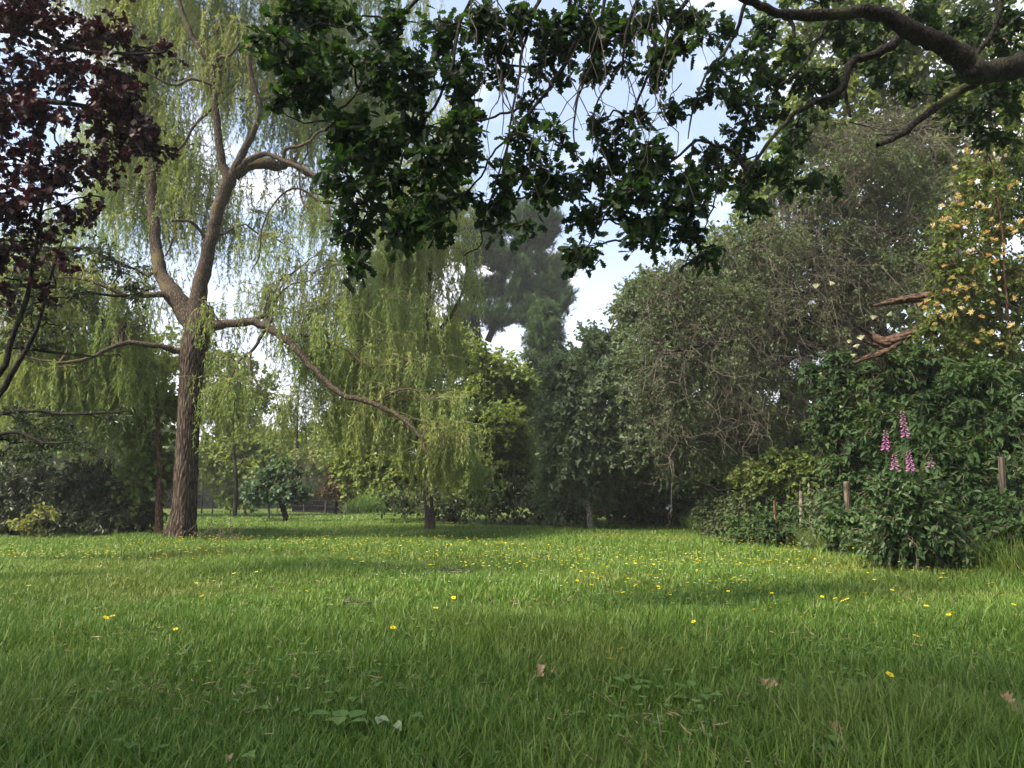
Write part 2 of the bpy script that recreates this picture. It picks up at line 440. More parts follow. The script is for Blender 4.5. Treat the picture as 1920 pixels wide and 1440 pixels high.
def E(px, py, D, rx, ry, rd=None):
    """clump centre and radii given by a pixel ellipse at depth D"""
    c = P(px, py, D); k = D / FPX * 1.02
    return c, (rx * k, rd if rd is not None else max(rx, ry) * k * .8, ry * k)

def strands(T, S0, L, spacing=.035, lsz=.075, tpl=LANCE, mi=0, outv=None, K=9, sway=.05, open_=.55):
    n = len(S0); t = np.linspace(0, 1, K)
    if outv is None:
        a = U(0, 6.28, n); outv = np.stack([np.cos(a), np.sin(a), np.zeros(n)], 1)
    o = U(.06, .28, n)
    p = S0[:, None] + outv[:, None] * (o * L)[:, None, None] * (1 - np.exp(-3.2 * t))[None, :, None]
    p[:, :, 2] -= L[:, None] * (t ** 1.15)[None] ; p[:, :, 2] += (.12 * L)[:, None] * (np.sin(np.minimum(t * 4, 1) * math.pi))[None]
    ph = U(0, 6.28, (n, 2, 1)); s_ = np.sin(ph + t[None, None] * U(2, 6, (n, 2, 1))) * t * sway
    p[:, :, :2] += (s_ * L[:, None, None]).transpose(0, 2, 1)
    tubes(T.W, p, np.linspace(.0032, .0010, K), 3, 1)
    cnt = np.maximum(3, (L / spacing).astype(int)); ii = np.repeat(np.arange(n), cnt)
    m = len(ii); tt = U(.04, 1, m); lp, ld = samp(p, ii, tt)
    a = U(0, 6.28, m); side = np.stack([np.cos(a), np.sin(a), U(-.3, .1, m)], 1)
    dd = norm(ld + side * U(.3, open_ + .35, (m, 1)))
    up = norm(rng.normal(size=(m, 3)) + side * .5)
    sr = rng.random(n) * .55
    leaves(T.L, tpl, lp, dd, up, lsz * U(.65, 1.25, m) * (1 - .35 * tt), mi, np.clip(sr[ii] + rng.random(m) * .45, 0, 1))

def curtain(T, x0, x1, y0, y1, D0, D1, n, l0, l1, bunch=6, yfun=None, **k):
    """hanging twigs whose tops lie in a pixel box; they hang in bunches from thin arching branchlets tied to the nearest limb"""
    nb = max(1, n // (bunch * 5)); S0 = []; NP = np.array([q[0] for q in T.nodes]); NR = np.array([q[1] for q in T.nodes])
    for b in range(nb):
        px = U(x0, x1); py = yfun(px) + U(y0, y1) if yfun else U(y0, y1); D = U(D0, D1)
        c = P(px, py, D)
        d = np.linalg.norm(NP - c, axis=1) + .8 * np.maximum(0, NP[:, 2] - c[2]); i = int(np.argmin(d)); a = NP[i]
        ln = np.linalg.norm(c - a)
        lp = wig(a, c, 9, .05, .18)[0]
        r0 = min(NR[i] * .6, .010 + .007 * ln)
        tubes(T.W, lp[None], np.linspace(r0, .004, 9), 5)
        T.nodes.append((lp[6], r0 * .5))
        # side branchlets near the tip
        t0 = U(.35 if ln > .6 else .1, 1, bunch); sp, sd = samp(lp[None], np.zeros(bunch, int), t0)
        a2 = U(0, 6.28, bunch); e = sp + np.stack([np.cos(a2), np.sin(a2), U(-.4, .2, bunch)], 1) * U(.25, .75, (bunch, 1))
        br = wig(sp, e, 6, .06, .12); tubes(T.W, br, np.linspace(.006, .003, 6), 3, 1)
        q = bunch * 5; pt, _ = samp(br, np.repeat(np.arange(bunch), 5), U(.15, 1, q)); S0.append(pt)
    S0 = np.concatenate(S0); strands(T, S0, U(l0, l1, len(S0)) * U(.6, 1, len(S0)), **k)
    NPn = None

# ------------------------------------------------------------------ ground and lawn
def make_ground():
    B = MB()
    ys = np.unique(np.concatenate([np.linspace(-30, 0, 16), np.linspace(0, 40, 90), np.linspace(40, 120, 20), np.linspace(120, 1500, 14)]))
    xs = np.unique(np.concatenate([np.linspace(-900, -60, 12), np.linspace(-60, -20, 20), np.linspace(-20, 20, 100), np.linspace(20, 60, 20), np.linspace(60, 900, 12)]))
    X, Y = np.meshgrid(xs, ys); Z = gz(X, Y); nx, ny = len(xs), len(ys)
    i = (np.arange(ny - 1)[:, None] * nx + np.arange(nx - 1)[None]).ravel()
    B.add(np.stack([X, Y, Z], -1).reshape(-1, 3), np.stack([i, i + 1, i + nx + 1, i + nx], 1))
    m, t = newmat('lawn_soil'); N = t.nodes.new; L = t.links.new
    o = N('ShaderNodeOutputMaterial'); p = N('ShaderNodeBsdfPrincipled'); p.inputs['Roughness'].default_value = 1; p.inputs['Specular IOR Level'].default_value = .05
    g = N('ShaderNodeNewGeometry'); n = N('ShaderNodeTexNoise'); n.inputs['Scale'].default_value = .35; n.inputs['Detail'].default_value = 8
    n3 = N('ShaderNodeTexNoise'); n3.inputs['Scale'].default_value = 40; n3.inputs['Detail'].default_value = 4
    L(g.outputs['Position'], n.inputs['Vector']); L(g.outputs['Position'], n3.inputs['Vector'])
    r = N('ShaderNodeValToRGB'); r.color_ramp.elements[0].position = .35; r.color_ramp.elements[0].color = (.045, .085, .018, 1)
    r.color_ramp.elements[1].position = .68; r.color_ramp.elements[1].color = (.11, .12, .04, 1)
    L(n.outputs['Fac'], r.inputs[0])
    mm = N('ShaderNodeMixRGB'); mm.blend_type = 'MULTIPLY'; mm.inputs[0].default_value = .8
    r2 = N('ShaderNodeValToRGB'); r2.color_ramp.elements[0].color = (.35, .35, .3, 1); r2.color_ramp.elements[1].color = (1.1, 1.1, 1, 1)
    L(n3.outputs['Fac'], r2.inputs[0]); L(r.outputs[0], mm.inputs[1]); L(r2.outputs[0], mm.inputs[2]); L(mm.outputs[0], p.inputs['Base Color'])
    L(p.outputs[0], o.inputs[0])
    return tag(B.build('ground', m, None, True), 'green lawn soil running back to the trees', None, None, 'structure')
make_ground()

def sn(x, y, s, ph=0):
    """cheap smooth noise 0..1"""
    return .5 + .25 * (np.sin(x * s * 1.3 + ph + 1.7 * np.sin(y * s * .9 + ph)) + np.sin(y * s * 1.6 - ph * 2 + 1.3 * np.sin(x * s * 1.1 + 2 * ph)))

def grassmat():
    m, t = newmat('grass_blade'); N = t.nodes.new; L = t.links.new
    o = N('ShaderNodeOutputMaterial'); at = N('ShaderNodeAttribute'); at.attribute_name = 'rnd'
    r = N('ShaderNodeValToRGB'); e = r.color_ramp.elements
    for pos, c in ((.3, (.080, .160, .024)), (.6, (.140, .230, .036)), (.88, (.23, .29, .07))):
        x = e.new(pos); x.color = (*c, 1)
    e[0].color = (.045, .12, .022, 1); e[-1].color = (.40, .34, .19, 1); e[-1].position = 1.0
    L(at.outputs['Fac'], r.inputs[0])
    g = N('ShaderNodeNewGeometry'); no = N('ShaderNodeTexNoise'); no.inputs['Scale'].default_value = .45; no.inputs['Detail'].default_value = 5
    L(g.outputs['Position'], no.inputs['Vector'])
    mr = N('ShaderNodeMapRange'); mr.inputs['From Min'].default_value = .5; mr.inputs['From Max'].default_value = .72; mr.inputs['To Max'].default_value = .55
    L(no.outputs['Fac'], mr.inputs['Value'])
    mm = N('ShaderNodeMixRGB'); mm.inputs[2].default_value = (.20, .20, .055, 1); L(mr.outputs[0], mm.inputs[0]); L(r.outputs[0], mm.inputs[1])
    p = N('ShaderNodeBsdfPrincipled'); p.inputs['Roughness'].default_value = .45; p.inputs['Specular IOR Level'].default_value = .3
    tr = N('ShaderNodeBsdfTranslucent'); mix = N('ShaderNodeMixShader'); mix.inputs[0].default_value = .38
    L(mm.outputs[0], p.inputs['Base Color']); L(mm.outputs[0], tr.inputs['Color'])
    L(p.outputs[0], mix.inputs[1]); L(tr.outputs[0], mix.inputs[2]); L(mix.outputs[0], o.inputs[0])
    return m
M['grass'] = grassmat()

def blades(B, x, y, h, wd, seg=3, tall=None):
    n = len(x); z = gz(x, y)
    a = U(0, 6.28, n); lean = np.abs(rng.normal(0, .38, n)) + .08
    dirx = np.cos(a) * lean; diry = np.sin(a) * lean
    f = a + 1.57 + rng.normal(0, .5, n); fx = np.cos(f); fy = np.sin(f)
    curve = U(.2, 1.3, n)
    ts = np.linspace(0, 1, seg + 1); V = []
    for i, t in enumerate(ts):
        off = h * (lean * 0 + 1) * t
        bx = x + dirx * h * (t + curve * t * t); by = y + diry * h * (t + curve * t * t); bz = z + off * (1 - .28 * curve * lean * t) - .003
        w_ = wd * (1 - t ** 1.6) * .5
        if i < seg:
            V.append(np.stack([bx - fx * w_, by - fy * w_, bz], 1)); V.append(np.stack([bx + fx * w_, by + fy * w_, bz], 1))
        else: V.append(np.stack([bx, by, bz], 1))
    V = np.stack(V, 1); k = V.shape[1]; b = (np.arange(n) * k)[:, None]
    r = np.clip(rng.beta(2.2, 2.6, n) * .88 + (rng.random(n) < .012) * .5, 0, 1)
    F = np.concatenate([b + np.array([[2 * i, 2 * i + 1, 2 * i + 3, 2 * i + 2]]) for i in range(seg - 1)])
    rr = np.repeat(r, k)
    B.add(V.reshape(-1, 3), F, 0, rr)
    tri = b + np.array([[2 * seg - 2, 2 * seg - 1, 2 * seg]])
    B.idx.append((tri + B.n - n * k).astype(np.int32).ravel()); B.cnt.append(np.full(n, 3, np.int32)); B.mi.append(np.zeros(n, np.int32))

def right_edge(y):
    """x of the foot of the hedge along the right of the lawn"""
    return np.interp(y, [0, 5, 6, 8.5, 11, 13.4, 17, 25], [5.0, 4.4, 4.1, 3.7, 3.65, 3.5, 3.6, 4.5])

def lawn():
    B = MB()
    def ring(y0, y1, dens, hm, wd, seg):
        area = 0; w = .72 * y1 + .9
        n = int(dens * 2 * w * (y1 - y0)); x = U(-w, w, n); y = U(y0, y1, n)
        k = np.abs(x) < .70 * y + .9
        k &= x < right_edge(y) + .6
        k &= ~((y > 17.5) & (x > -2.0) & (x < 6)); k &= rng.random(n) < .35 + .9 * sn(x, y, 3.1, 2)
        x, y = x[k], y[k]
        big = sn(x, y, 1.6, 1) * .6 + sn(x, y, 4.3, 3) * .4
        h = hm * (.28 + 1.0 * big) * U(.4, 1.3, len(x)); h = np.where(rng.random(len(x)) < .03, h * 1.5, h)
        blades(B, x, y, h, wd * U(.6, 1.4, len(x)), seg)
    ring(.9, 2.6, 14500, .085, .0050, 4)
    ring(2.6, 4.5, 9500, .078, .0056, 3)
    ring(4.5, 8, 4200, .068, .0075, 3)
    ring(8, 13, 1500, .07, .010, 2)
    ring(13, 20, 620, .065, .016, 2)
    ring(20, 34, 200, .06, .03, 2)
    return tag(B.build('lawn_grass', M['grass']), 'long green lawn grass', 'grass', None, 'stuff')
lawn()

# ------------------------------------------------------------------ main weeping willow
def willow():
    base = G(338, 11.7)
    T = Tree('weeping_willow', base, 'large weeping willow with rough brown trunk and open forked limbs left of centre', 'tree',
             wood='bark_limb', twig='twig_green', leaf='willow')
    # rough ridged bole
    pts = [(337, 1014), (342, 975), (346, 940), (350, 850), (356, 740), (361, 680), (368, 640), (378, 600), (380, 575)]
    ws = [56, 46, 42, 40, 39, 43, 50, 50, 40]
    pp = np.array([P(x, y, 11.7) for x, y in pts]); pp[0] = base - [0, 0, .05]
    S = 96; K = 120; t = np.linspace(0, len(pts) - 1, K); pc = np.stack([np.interp(t, range(len(pts)), pp[:, i]) for i in range(3)], 1)
    for _ in range(6): pc[1:-1] = .25 * pc[:-2] + .5 * pc[1:-1] + .25 * pc[2:]
    rc = np.interp(t, range(len(pts)), ws) * .5 * 11.7 / FPX
    a = np.arange(S) * 2 * math.pi / S
    A, H = np.meshgrid(a, pc[:, 2])
    rid = np.abs(np.sin(A * 13 + 1.4 * np.sin(H * 5 + A * 2) + .8 * np.sin(H * 17 + A * 5))) ** .6
    rid = rid * (.6 + .4 * np.sin(H * 31 + 3 * np.sin(A * 7)))
    root = np.exp(-(H - H.min()) / .22) * (.35 * np.maximum(0, np.sin(A * 5 + .7)) ** 2)
    bump = .5 * np.exp(-((H - 1.02) / .06) ** 2) * .12 + .10 * np.exp(-((H - 2.75) / .09) ** 2) * np.maximum(0, np.cos(A + 2.2))
    R = rc[:, None] * (1 + root + bump + .03 * np.sin(A * 3 + H)) + .014 * (rid - .5)
    V = pc[:, None] + np.stack([np.cos(A) * R, np.sin(A) * R, np.zeros_like(R)], -1)
    i = (np.arange(K - 1)[:, None] * S + np.arange(S)[None]); j = (np.arange(K - 1)[:, None] * S + (np.arange(S) + 1)[None] % S)
    BT = MB(); BT.add(V.reshape(-1, 3), np.stack([i, j, j + S, i + S], -1).reshape(-1, 4))
    o = BT.build('trunk', M['bark_willow'], T.root, True); fix(o, T.root)
    T.woodname = 'branches'
    D = 11.7
    # left limb
    T.tr([(376, 625), (345, 580), (322, 545), (302, 515), (294, 480), (290, 430), (286, 380), (283, 330), (277, 285), (268, 235), (262, 190), (250, 120), (240, 40), (225, -60)], D, 12.6,
         ends=[44, 40, 34, 26, 23, 21, 19, 17, 15, 13, 11, 9, 8, 5], S=14)
    # right main limb
    T.tr([(380, 615), (371, 560), (384, 500), (396, 445), (407, 400), (419, 365), (431, 335)], D, 11.5, ends=[46, 34, 28, 25, 24, 25, 28], S=16)
    T.tr([(430, 340), (414, 295), (408, 240), (402, 180), (398, 125), (377, 95), (356, 60), (341, 20), (328, -30), (318, -110)], 11.5, 11.1, ends=[20, 17, 15, 14, 13, 11, 10, 9, 8, 5], S=10)
    T.tr([(398, 122), (412, 108), (432, 103), (450, 80)], 11.3, 11.0, w0=9, w1=4, S=7)
    T.tr([(434, 335), (448, 300), (466, 268), (481, 232), (489, 200), (476, 160), (468, 112), (481, 75), (505, 55), (535, 35), (560, -20)], 11.5, 10.8, ends=[20, 18, 14, 12, 12, 11, 10, 9, 8, 6, 4], S=10)
    T.tr([(438, 328), (462, 302), (498, 289), (530, 300), (558, 312), (590, 330), (612, 370), (620, 420)], 11.5, 10.9, ends=[16, 13, 10, 10, 9, 8, 6, 4], S=9)
    T.tr([(441, 333), (468, 312), (500, 306), (520, 312), (545, 305), (575, 325), (600, 338)], 11.6, 11.9, ends=[18, 16, 24, 22, 15, 12, 7], S=10)
    T.tr([(530, 300), (535, 280), (555, 275), (582, 264), (600, 246), (650, 240)], 11.3, 11.0, w0=8, w1=5, S=7)
    T.tr([(600, 378), (565, 355), (535, 360), (505, 395), (490, 435), (486, 480), (470, 510)], 11.1, 10.9, w0=5, w1=2, S=6)
    T.tr([(560, 312), (562, 345), (568, 380), (590, 400)], 11.2, 11.0, w0=5, w1=3, S=6)
    T.tr([(388, 452), (372, 428), (352, 414), (322, 414)], 11.6, 11.3, w0=8, w1=5, S=7)
    # low right limb
    T.tr([(380, 620), (400, 610), (430, 606), (470, 603), (500, 611), (540, 640), (565, 665), (600, 706), (640, 740), (700, 758), (745, 778), (785, 815), (800, 850)], 11.7, 10.6,
         ends=[30, 22, 17, 16, 15, 13, 12, 11, 10, 9, 8, 6, 3], S=10, wob=.012)
    T.tr([(478, 605), (490, 594), (503, 592), (508, 601), (500, 610)], 11.6, 11.5, w0=9, w1=7, S=8)
    T.tr([(503, 612), (490, 630), (475, 655), (450, 675), (437, 700), (430, 725)], 11.6, 11.3, w0=8, w1=3, S=7)
    T.tr([(470, 660), (470, 690), (482, 720), (495, 745)], 11.4, 11.2, w0=5, w1=2, S=6)
    T.tr([(538, 632), (570, 628), (610, 637), (650, 656), (672, 676), (700, 690)], 11.5, 11.1, w0=7, w1=3, S=7)
    T.tr([(700, 758), (740, 735), (775, 730), (810, 750)], 11.3, 10.8, w0=5, w1=2, S=6)
    # left boughs
    T.tr([(352, 662), (325, 655), (300, 650), (240, 643), (200, 655), (165, 672), (110, 680), (40, 668)], 11.7, 10.9, ends=[16, 13, 10, 10, 8, 7, 5, 3], S=9)
    T.tr([(322, 560), (300, 552), (265, 555), (238, 556), (205, 540), (150, 522), (100, 520)], 11.7, 11.2, ends=[14, 12, 10, 9, 8, 5, 3], S=8)
    T.tr([(404, 200), (385, 215), (362, 240), (345, 270), (312, 300), (285, 322), (250, 330)], 11.4, 11.9, w0=7, w1=3, S=7)
    T.tr([(290, 370), (318, 385), (330, 420), (320, 460), (310, 480)], 12.1, 12.0, w0=6, w1=3, S=6)
    T.tr([(400, 160), (360, 148), (330, 160), (300, 150), (240, 120), (180, 110)], 11.3, 10.8, w0=6, w1=3, S=6)
    T.tr([(240, 40), (200, 0), (150, -40), (90, -60)], 12.4, 12.0, w0=7, w1=3, S=6)
    T.tr([(328, -30), (380, -80), (470, -120), (560, -110)], 11.1, 10.9, w0=6, w1=3, S=6)
    # scatter of bare thin twigs hanging in the open middle
    nd = list(T.nodes)
    # curtains of hanging leafy twigs
    LS = dict(lsz=.086, spacing=.020, sway=.11, open_=.85)
    curtain(T, 90, 640, -220, 60, 11.3, 13.8, 3000, .4, 1.7, **LS)
    curtain(T, 180, 640, 40, 250, 11.7, 13.8, 2100, .35, 1.5, **LS)
    curtain(T, 620, 820, -180, 250, 12.2, 14.6, 1100, .5, 1.8, **LS)
    curtain(T, 150, 420, 250, 430, 12.2, 13.8, 1100, .4, 1.5, **LS)
    curtain(T, 440, 640, 320, 600, 11.2, 13.2, 520, .4, 1.3, **LS)
    curtain(T, 560, 720, 380, 620, 11.4, 13.4, 280, .4, 1.3, **LS)
    curtain(T, -60, 320, 480, 760, 11.9, 13.8, 2000, .4, 1.4, **LS)
    curtain(T, -40, 310, 620, 800, 12.0, 13.4, 800, .4, 1.1, **LS)
    curtain(T, 385, 600, 560, 820, 10.9, 12.6, 420, .3, 1.1, **LS)
    fr = lambda x: np.interp(x, [560, 600, 640, 700, 760, 800, 850, 890, 925], [640, 680, 700, 690, 705, 735, 785, 840, 900])
    curtain(T, 610, 830, 540, 700, 12.0, 13.6, 520, .4, 1.1, **LS)
    LS = dict(LS, lsz=.088)
    curtain(T, 560, 690, -60, 120, 11.7, 12.8, 300, .4, 1.1, yfun=fr, **LS)
    curtain(T, 650, 850, -40, 110, 11.3, 12.9, 950, .35, 1.0, yfun=fr, **LS)
    curtain(T, 790, 930, -10, 60, 11.2, 12.6, 620, .25, .65, yfun=fr, **LS)
    T.done()
    print('willow', T.L.n, T.W.n)
willow()

# ------------------------------------------------------------------ golden weeping willow behind it
def gold():
    base = G(806, 15.6)
    T = Tree('weeping_willow', base, 'tall golden weeping willow with slim pale trunk standing behind the large willow', 'tree',
             wood='bark_limb', twig='twig_green', leaf='gold_willow')
    T.tr([(806, 994), (804, 940), (796, 880), (786, 840), (788, 760), (800, 640), (806, 520), (815, 430), (830, 360), (835, 290)], 15.6, 16.2, ends=[23, 17, 15, 13, 12, 10, 8, 7, 5, 3], S=10)
    T.tr([(790, 850), (770, 800), (740, 740), (715, 680), (700, 600)], 15.7, 15.2, w0=10, w1=4, S=6)
    T.tr([(800, 640), (840, 600), (870, 540), (878, 470)], 15.9, 15.9, w0=9, w1=3, S=6)
    T.tr([(806, 520), (770, 450), (740, 400), (720, 330)], 16, 15.6, w0=8, w1=3, S=6)
    k = dict(lsz=.12, spacing=.028, sway=.10, open_=.85)
    curtain(T, 740, 890, 330, 480, 15.3, 16.8, 600, .7, 2.1, **k)
    curtain(T, 660, 790, 380, 560, 15.2, 16.8, 560, .7, 2.1, **k)
    curtain(T, 650, 900, 480, 760, 15.0, 16.6, 750, .5, 1.3, **k)
    curtain(T, 640, 760, 560, 700, 14.8, 16.0, 250, .5, 1.5, **k)
    curtain(T, 650, 720, 150, 420, 15.6, 17, 120, .9, 2.2, **k)
    curtain(T, 760, 860, 180, 400, 15.6, 17, 160, .9, 2.2, **k)
    T.done()
gold()

# ------------------------------------------------------------------ trees of the middle and far distance
def simple_tree(name, label, cat, px, D, trunkpx, ws, clumps, group=None, D1=None, base=None, **kw):
    """trunkpx: pixel polyline from the foot up; clumps: (px,py,D,rx,ry,dict)"""
    b = G(px, D) if base is None else base
    tk = {k: kw.pop(k) for k in ('wood', 'twig', 'leaf', 'woodname', 'leafname') if k in kw}
    T = Tree(name, b, label, cat, group, **tk)
    if not trunkpx:
        b0 = np.array(T.base); T.trunk([b0 - [0, 0, .05], b0 + [.02, 0, .15], b0 + [0, .03, .3]], [.012, .010, .008], 6)
    if trunkpx:
        T.tr(trunkpx, D, D1, ends=ws, S=9)
    for c in clumps:
        k = dict(kw)
        if len(c) > 5: k.update(c[5])
        cc, rr = E(*c[:5]); T.clump(cc, rr, **k)
    T.done(); return T

FAR = dict(nsub=20, ntw=9, nlf=10, twl=.7, ls=.15, tpl=BROADW)
def far_trees():
    # broad bright green tree in the centre with layered sprays
    simple_tree('broad_tree', 'broad yellow-green tree with layered leafy sprays at the centre of the view', 'tree', 850, 20.5,
                [(850, 985), (852, 930), (848, 850), (850, 770), (845, 690), (840, 640)], [26, 22, 18, 14, 10, 6],
                [(700, 610, 20.8, 50, 40), (650, 700, 20.8, 50, 50), (640, 800, 21, 50, 50), (770, 620, 20.5, 70, 40), (830, 650, 20, 70, 45), (700, 680, 20.5, 55, 50), (890, 680, 20, 70, 40), (950, 715, 20, 50, 35),
                 (760, 720, 19.6, 80, 50), (870, 760, 19.4, 80, 40), (950, 790, 20, 60, 30), (690, 780, 20, 60, 50), (800, 810, 19.5, 80, 50),
                 (905, 840, 20, 80, 40), (960, 745, 20.4, 55, 24), (680, 870, 20.5, 50, 50), (850, 890, 20, 90, 40), (900, 900, 18.9, 70, 40), (960, 860, 19, 50, 40), (930, 800, 19, 60, 34), (860, 830, 19, 60, 40), (965, 890, 20, 55, 40), (740, 880, 20, 60, 40)],
                wood='bark_dark', twig='twig_dark', leaf='maple', nsub=26, ntw=11, nlf=15, twl=.5, ls=.105, tpl=BROADW, flat=.35, droop=.15, arch=.04)
    simple_tree('shrub', 'dark low shrub under the bright central tree at the lawn edge', 'shrub', 880, 18.3, None, None,
                [(780, 950, 18.6, 60, 26), (870, 955, 18.6, 70, 24), (960, 950, 18.4, 60, 28), (1030, 945, 18.2, 50, 32), (1070, 958, 18.6, 60, 22), (1130, 960, 19, 60, 20), (930, 905, 19, 80, 30)],
                leaf='darkgreen', nsub=14, ntw=9, nlf=10, twl=.4, ls=.10, leafname='foliage', woodname='stems')
    # pine
    T = Tree('pine_tree', G(895, 36), 'tall dark pine with rugged upswept boughs rising behind the centre trees', 'tree', None, wood='bark_dark', twig='twig_dark', leaf='pine')
    T.tr([(900, 985), (897, 800), (894, 640), (885, 560), (880, 500), (890, 440), (900, 400)], 36, 36, ends=[26, 24, 20, 15, 12, 9, 5], S=9)
    T.tr([(915, 640), (940, 580), (965, 520), (985, 470), (1000, 430)], 36, 35.5, w0=14, w1=5, S=7)
    T.tr([(960, 540), (1000, 500), (1020, 450), (1028, 420)], 36, 35.5, w0=8, w1=3, S=6)
    for (x, y, rx, ry) in [(880, 440, 40, 25), (920, 450, 40, 26), (890, 490, 45, 28), (940, 500, 45, 30), (985, 460, 32, 36), (1022, 450, 20, 34), (1000, 510, 45, 30),
                           (960, 560, 50, 26), (1020, 555, 42, 26), (900, 550, 46, 26), (1045, 530, 20, 26), (930, 605, 50, 20), (1005, 600, 40, 22), (985, 420, 16, 26), (1025, 425, 12, 24), (1050, 580, 20, 18), (870, 620, 30, 25)]:
        T.clump(*E(x, y, 36, rx * .85, ry, 1.0), nsub=16, ntw=9, nlf=9, twl=.6, ls=.40, tpl=TUFT, droop=-1.3, arch=-.05, up=.4, wr=1.6, out_=.3, spread=.6)
    for i in range(0): pass
    T.done()
    T = Tree('spruce_tree', G(1030, 30), 'pointed mid-green conifer beside the pine, above the grey willow', 'tree', None, wood='bark_grey', twig='twig_dark', leaf='spruce')
    T.tr([(1040, 985), (1036, 850), (1030, 720), (1024, 640), (1020, 570)], 30, 30, ends=[16, 14, 10, 7, 3], S=8)
    for y in range(575, 790, 28):
        hw = 10 + (y - 560) * .17
        for s in (-1, 0, 1):
            T.clump(*E(1022 + s * hw * .8, y + abs(s) * 12 + U(-5, 5), 30 + U(-.8, .8), hw * .55 + 6, 17, .6), nsub=13, ntw=9, nlf=8, twl=.4, ls=.26, tpl=TUFT, droop=.5, arch=-.05, wr=1.4, flat=.4)
    T.done()
    # grey willow, right of centre
    simple_tree('grey_willow', 'rounded silvery grey-green willow with slim pale stem at the end of the lawn', 'tree', 1105, 15.8,
                [(1108, 994), (1104, 960), (1099, 930), (1100, 890), (1108, 830), (1125, 750), (1140, 680), (1150, 600)], [13, 10, 9, 9, 8, 7, 5, 3],
                [(1190, 575, 16, 46, 34), (1130, 655, 16, 36, 40), (1230, 590, 16, 60, 50), (1085, 745, 16, 30, 50), (1140, 680, 15.5, 85, 70), (1240, 690, 15.6, 85, 70),
                 (1060, 790, 16, 50, 60), (1130, 790, 15.3, 90, 60), (1230, 800, 15.2, 90, 60), (1070, 870, 16.4, 50, 40), (1150, 880, 16.4, 80, 36), (1250, 880, 16.8, 80, 36),
                 (1065, 850, 15.7, 40, 40), (1150, 850, 15.3, 70, 44), (1240, 840, 15.5, 70, 44), (1100, 905, 15.9, 50, 22), (1110, 925, 17, 60, 22), (1200, 925, 17.2, 70, 22), (1045, 925, 16.5, 50, 30), (1060, 800, 15.8, 26, 50), (1065, 710, 15.1, 34, 44), (1055, 785, 15.1, 36, 50), (1080, 850, 15.0, 46, 40), (1125, 760, 14.8, 60, 60), (1200, 700, 14.8, 60, 60), (1180, 820, 14.9, 60, 44), (1095, 700, 15.6, 30, 34), (1150, 740, 14.9, 80, 50), (1310, 600, 16, 80, 80), (1330, 730, 16, 80, 80), (1300, 545, 16, 60, 40), (1380, 560, 16.2, 80, 70), (1400, 660, 16, 80, 80), (1360, 830, 16.8, 80, 50), (1370, 490, 16.3, 70, 50), (1440, 500, 16.5, 70, 60), (1215, 540, 16.2, 34, 22)],
                wood='bark_pale', twig='twig_grey', leaf='grey', nsub=24, ntw=10, nlf=15, twl=.42, ls=.105, tpl=T_broad(.28), droop=.1, up=.6, wr=.6)
    # left background trees
    simple_tree('young_tree', 'young tree with straight red-brown stem and green crown just left of the willow trunk', 'tree', 299, 12.9,
                [(297, 1000), (299, 940), (300, 880), (296, 800), (290, 720)], [15, 13, 12, 9, 5],
                [(255, 830, 13.2, 60, 50), (305, 880, 13.2, 34, 40), (300, 780, 13.3, 45, 50), (220, 760, 13.6, 70, 60), (290, 700, 13.8, 55, 50), (270, 900, 13.2, 35, 22)],
                wood='bark_red', twig='twig', leaf='mid', nsub=12, ntw=8, nlf=10, twl=.4, ls=.10, tpl=BROADW)
    specs = [
        ('leafy green tree behind the trunk of the large willow', 440, 24, 'mid', [(430, 800, 26, 70, 70), (470, 720, 26, 50, 50), (400, 700, 26, 60, 60), (470, 860, 25, 60, 45), (400, 870, 25, 45, 30)], 'bark_dark'),
        ('leafy green tree filling the gap left of the willow trunk', 200, 24, 'mid', [(230, 700, 25, 90, 70), (130, 750, 25, 90, 80), (200, 820, 25, 90, 70), (60, 720, 25, 80, 80), (290, 650, 25, 60, 60), (120, 620, 25, 80, 50)], 'bark_dark'),
        ('pale green tree behind the small orchard trees', 560, 33, 'pale', [(500, 850, 33, 60, 50), (570, 870, 33, 50, 36), (455, 800, 34, 50, 50), (540, 830, 34, 50, 30)], 'bark_dark'),
        ('pale green tree at the end of the lawn left of the central tree', 650, 36, 'mid', [(610, 890, 36, 40, 26), (660, 850, 36, 40, 40), (690, 880, 36, 50, 40), (650, 790, 37, 30, 40)], 'bark_dark'),
    ]
    for lab, px, D, lf, cl, wd in specs:
        simple_tree('background_tree', lab, 'tree', px, D, [(px, 960 + int(200 / D)), (px + 3, 900), (px - 4, 820), (px, 740)], [8, 7, 5, 3], cl,
                    group='background trees beyond the lawn', wood=wd, twig='twig', leaf=lf, **FAR)
    # orchard trees
    simple_tree('orchard_tree', 'small orchard tree with dark blue-green crown and thick leaning trunk', 'tree', 537, 20.5,
                [(538, 986), (534, 965), (529, 948), (522, 930), (518, 900)], [12, 10, 10, 8, 5],
                [(515, 895, 20.5, 30, 24), (540, 915, 20.5, 32, 20), (500, 920, 20.5, 30, 20), (530, 880, 20.6, 24, 20), (555, 925, 20.4, 22, 14), (485, 925, 20.7, 18, 16)],
                group='orchard trees', wood='bark_dark', twig='twig_dark', leaf='blue', nsub=12, ntw=8, nlf=9, twl=.25, ls=.11, tpl=BROADW)
    simple_tree('orchard_tree', 'thin-stemmed orchard tree just left of the leaning orchard tree', 'tree', 503, 22,
                [(504, 980), (504, 960), (503, 940)], [6, 5, 4],
                [(500, 930, 22, 22, 14), (480, 915, 22, 20, 14), (512, 915, 22.2, 22, 12)],
                group='orchard trees', wood='bark_grey', twig='twig', leaf='blue', nsub=9, ntw=8, nlf=8, twl=.22, ls=.10, tpl=BROADW)
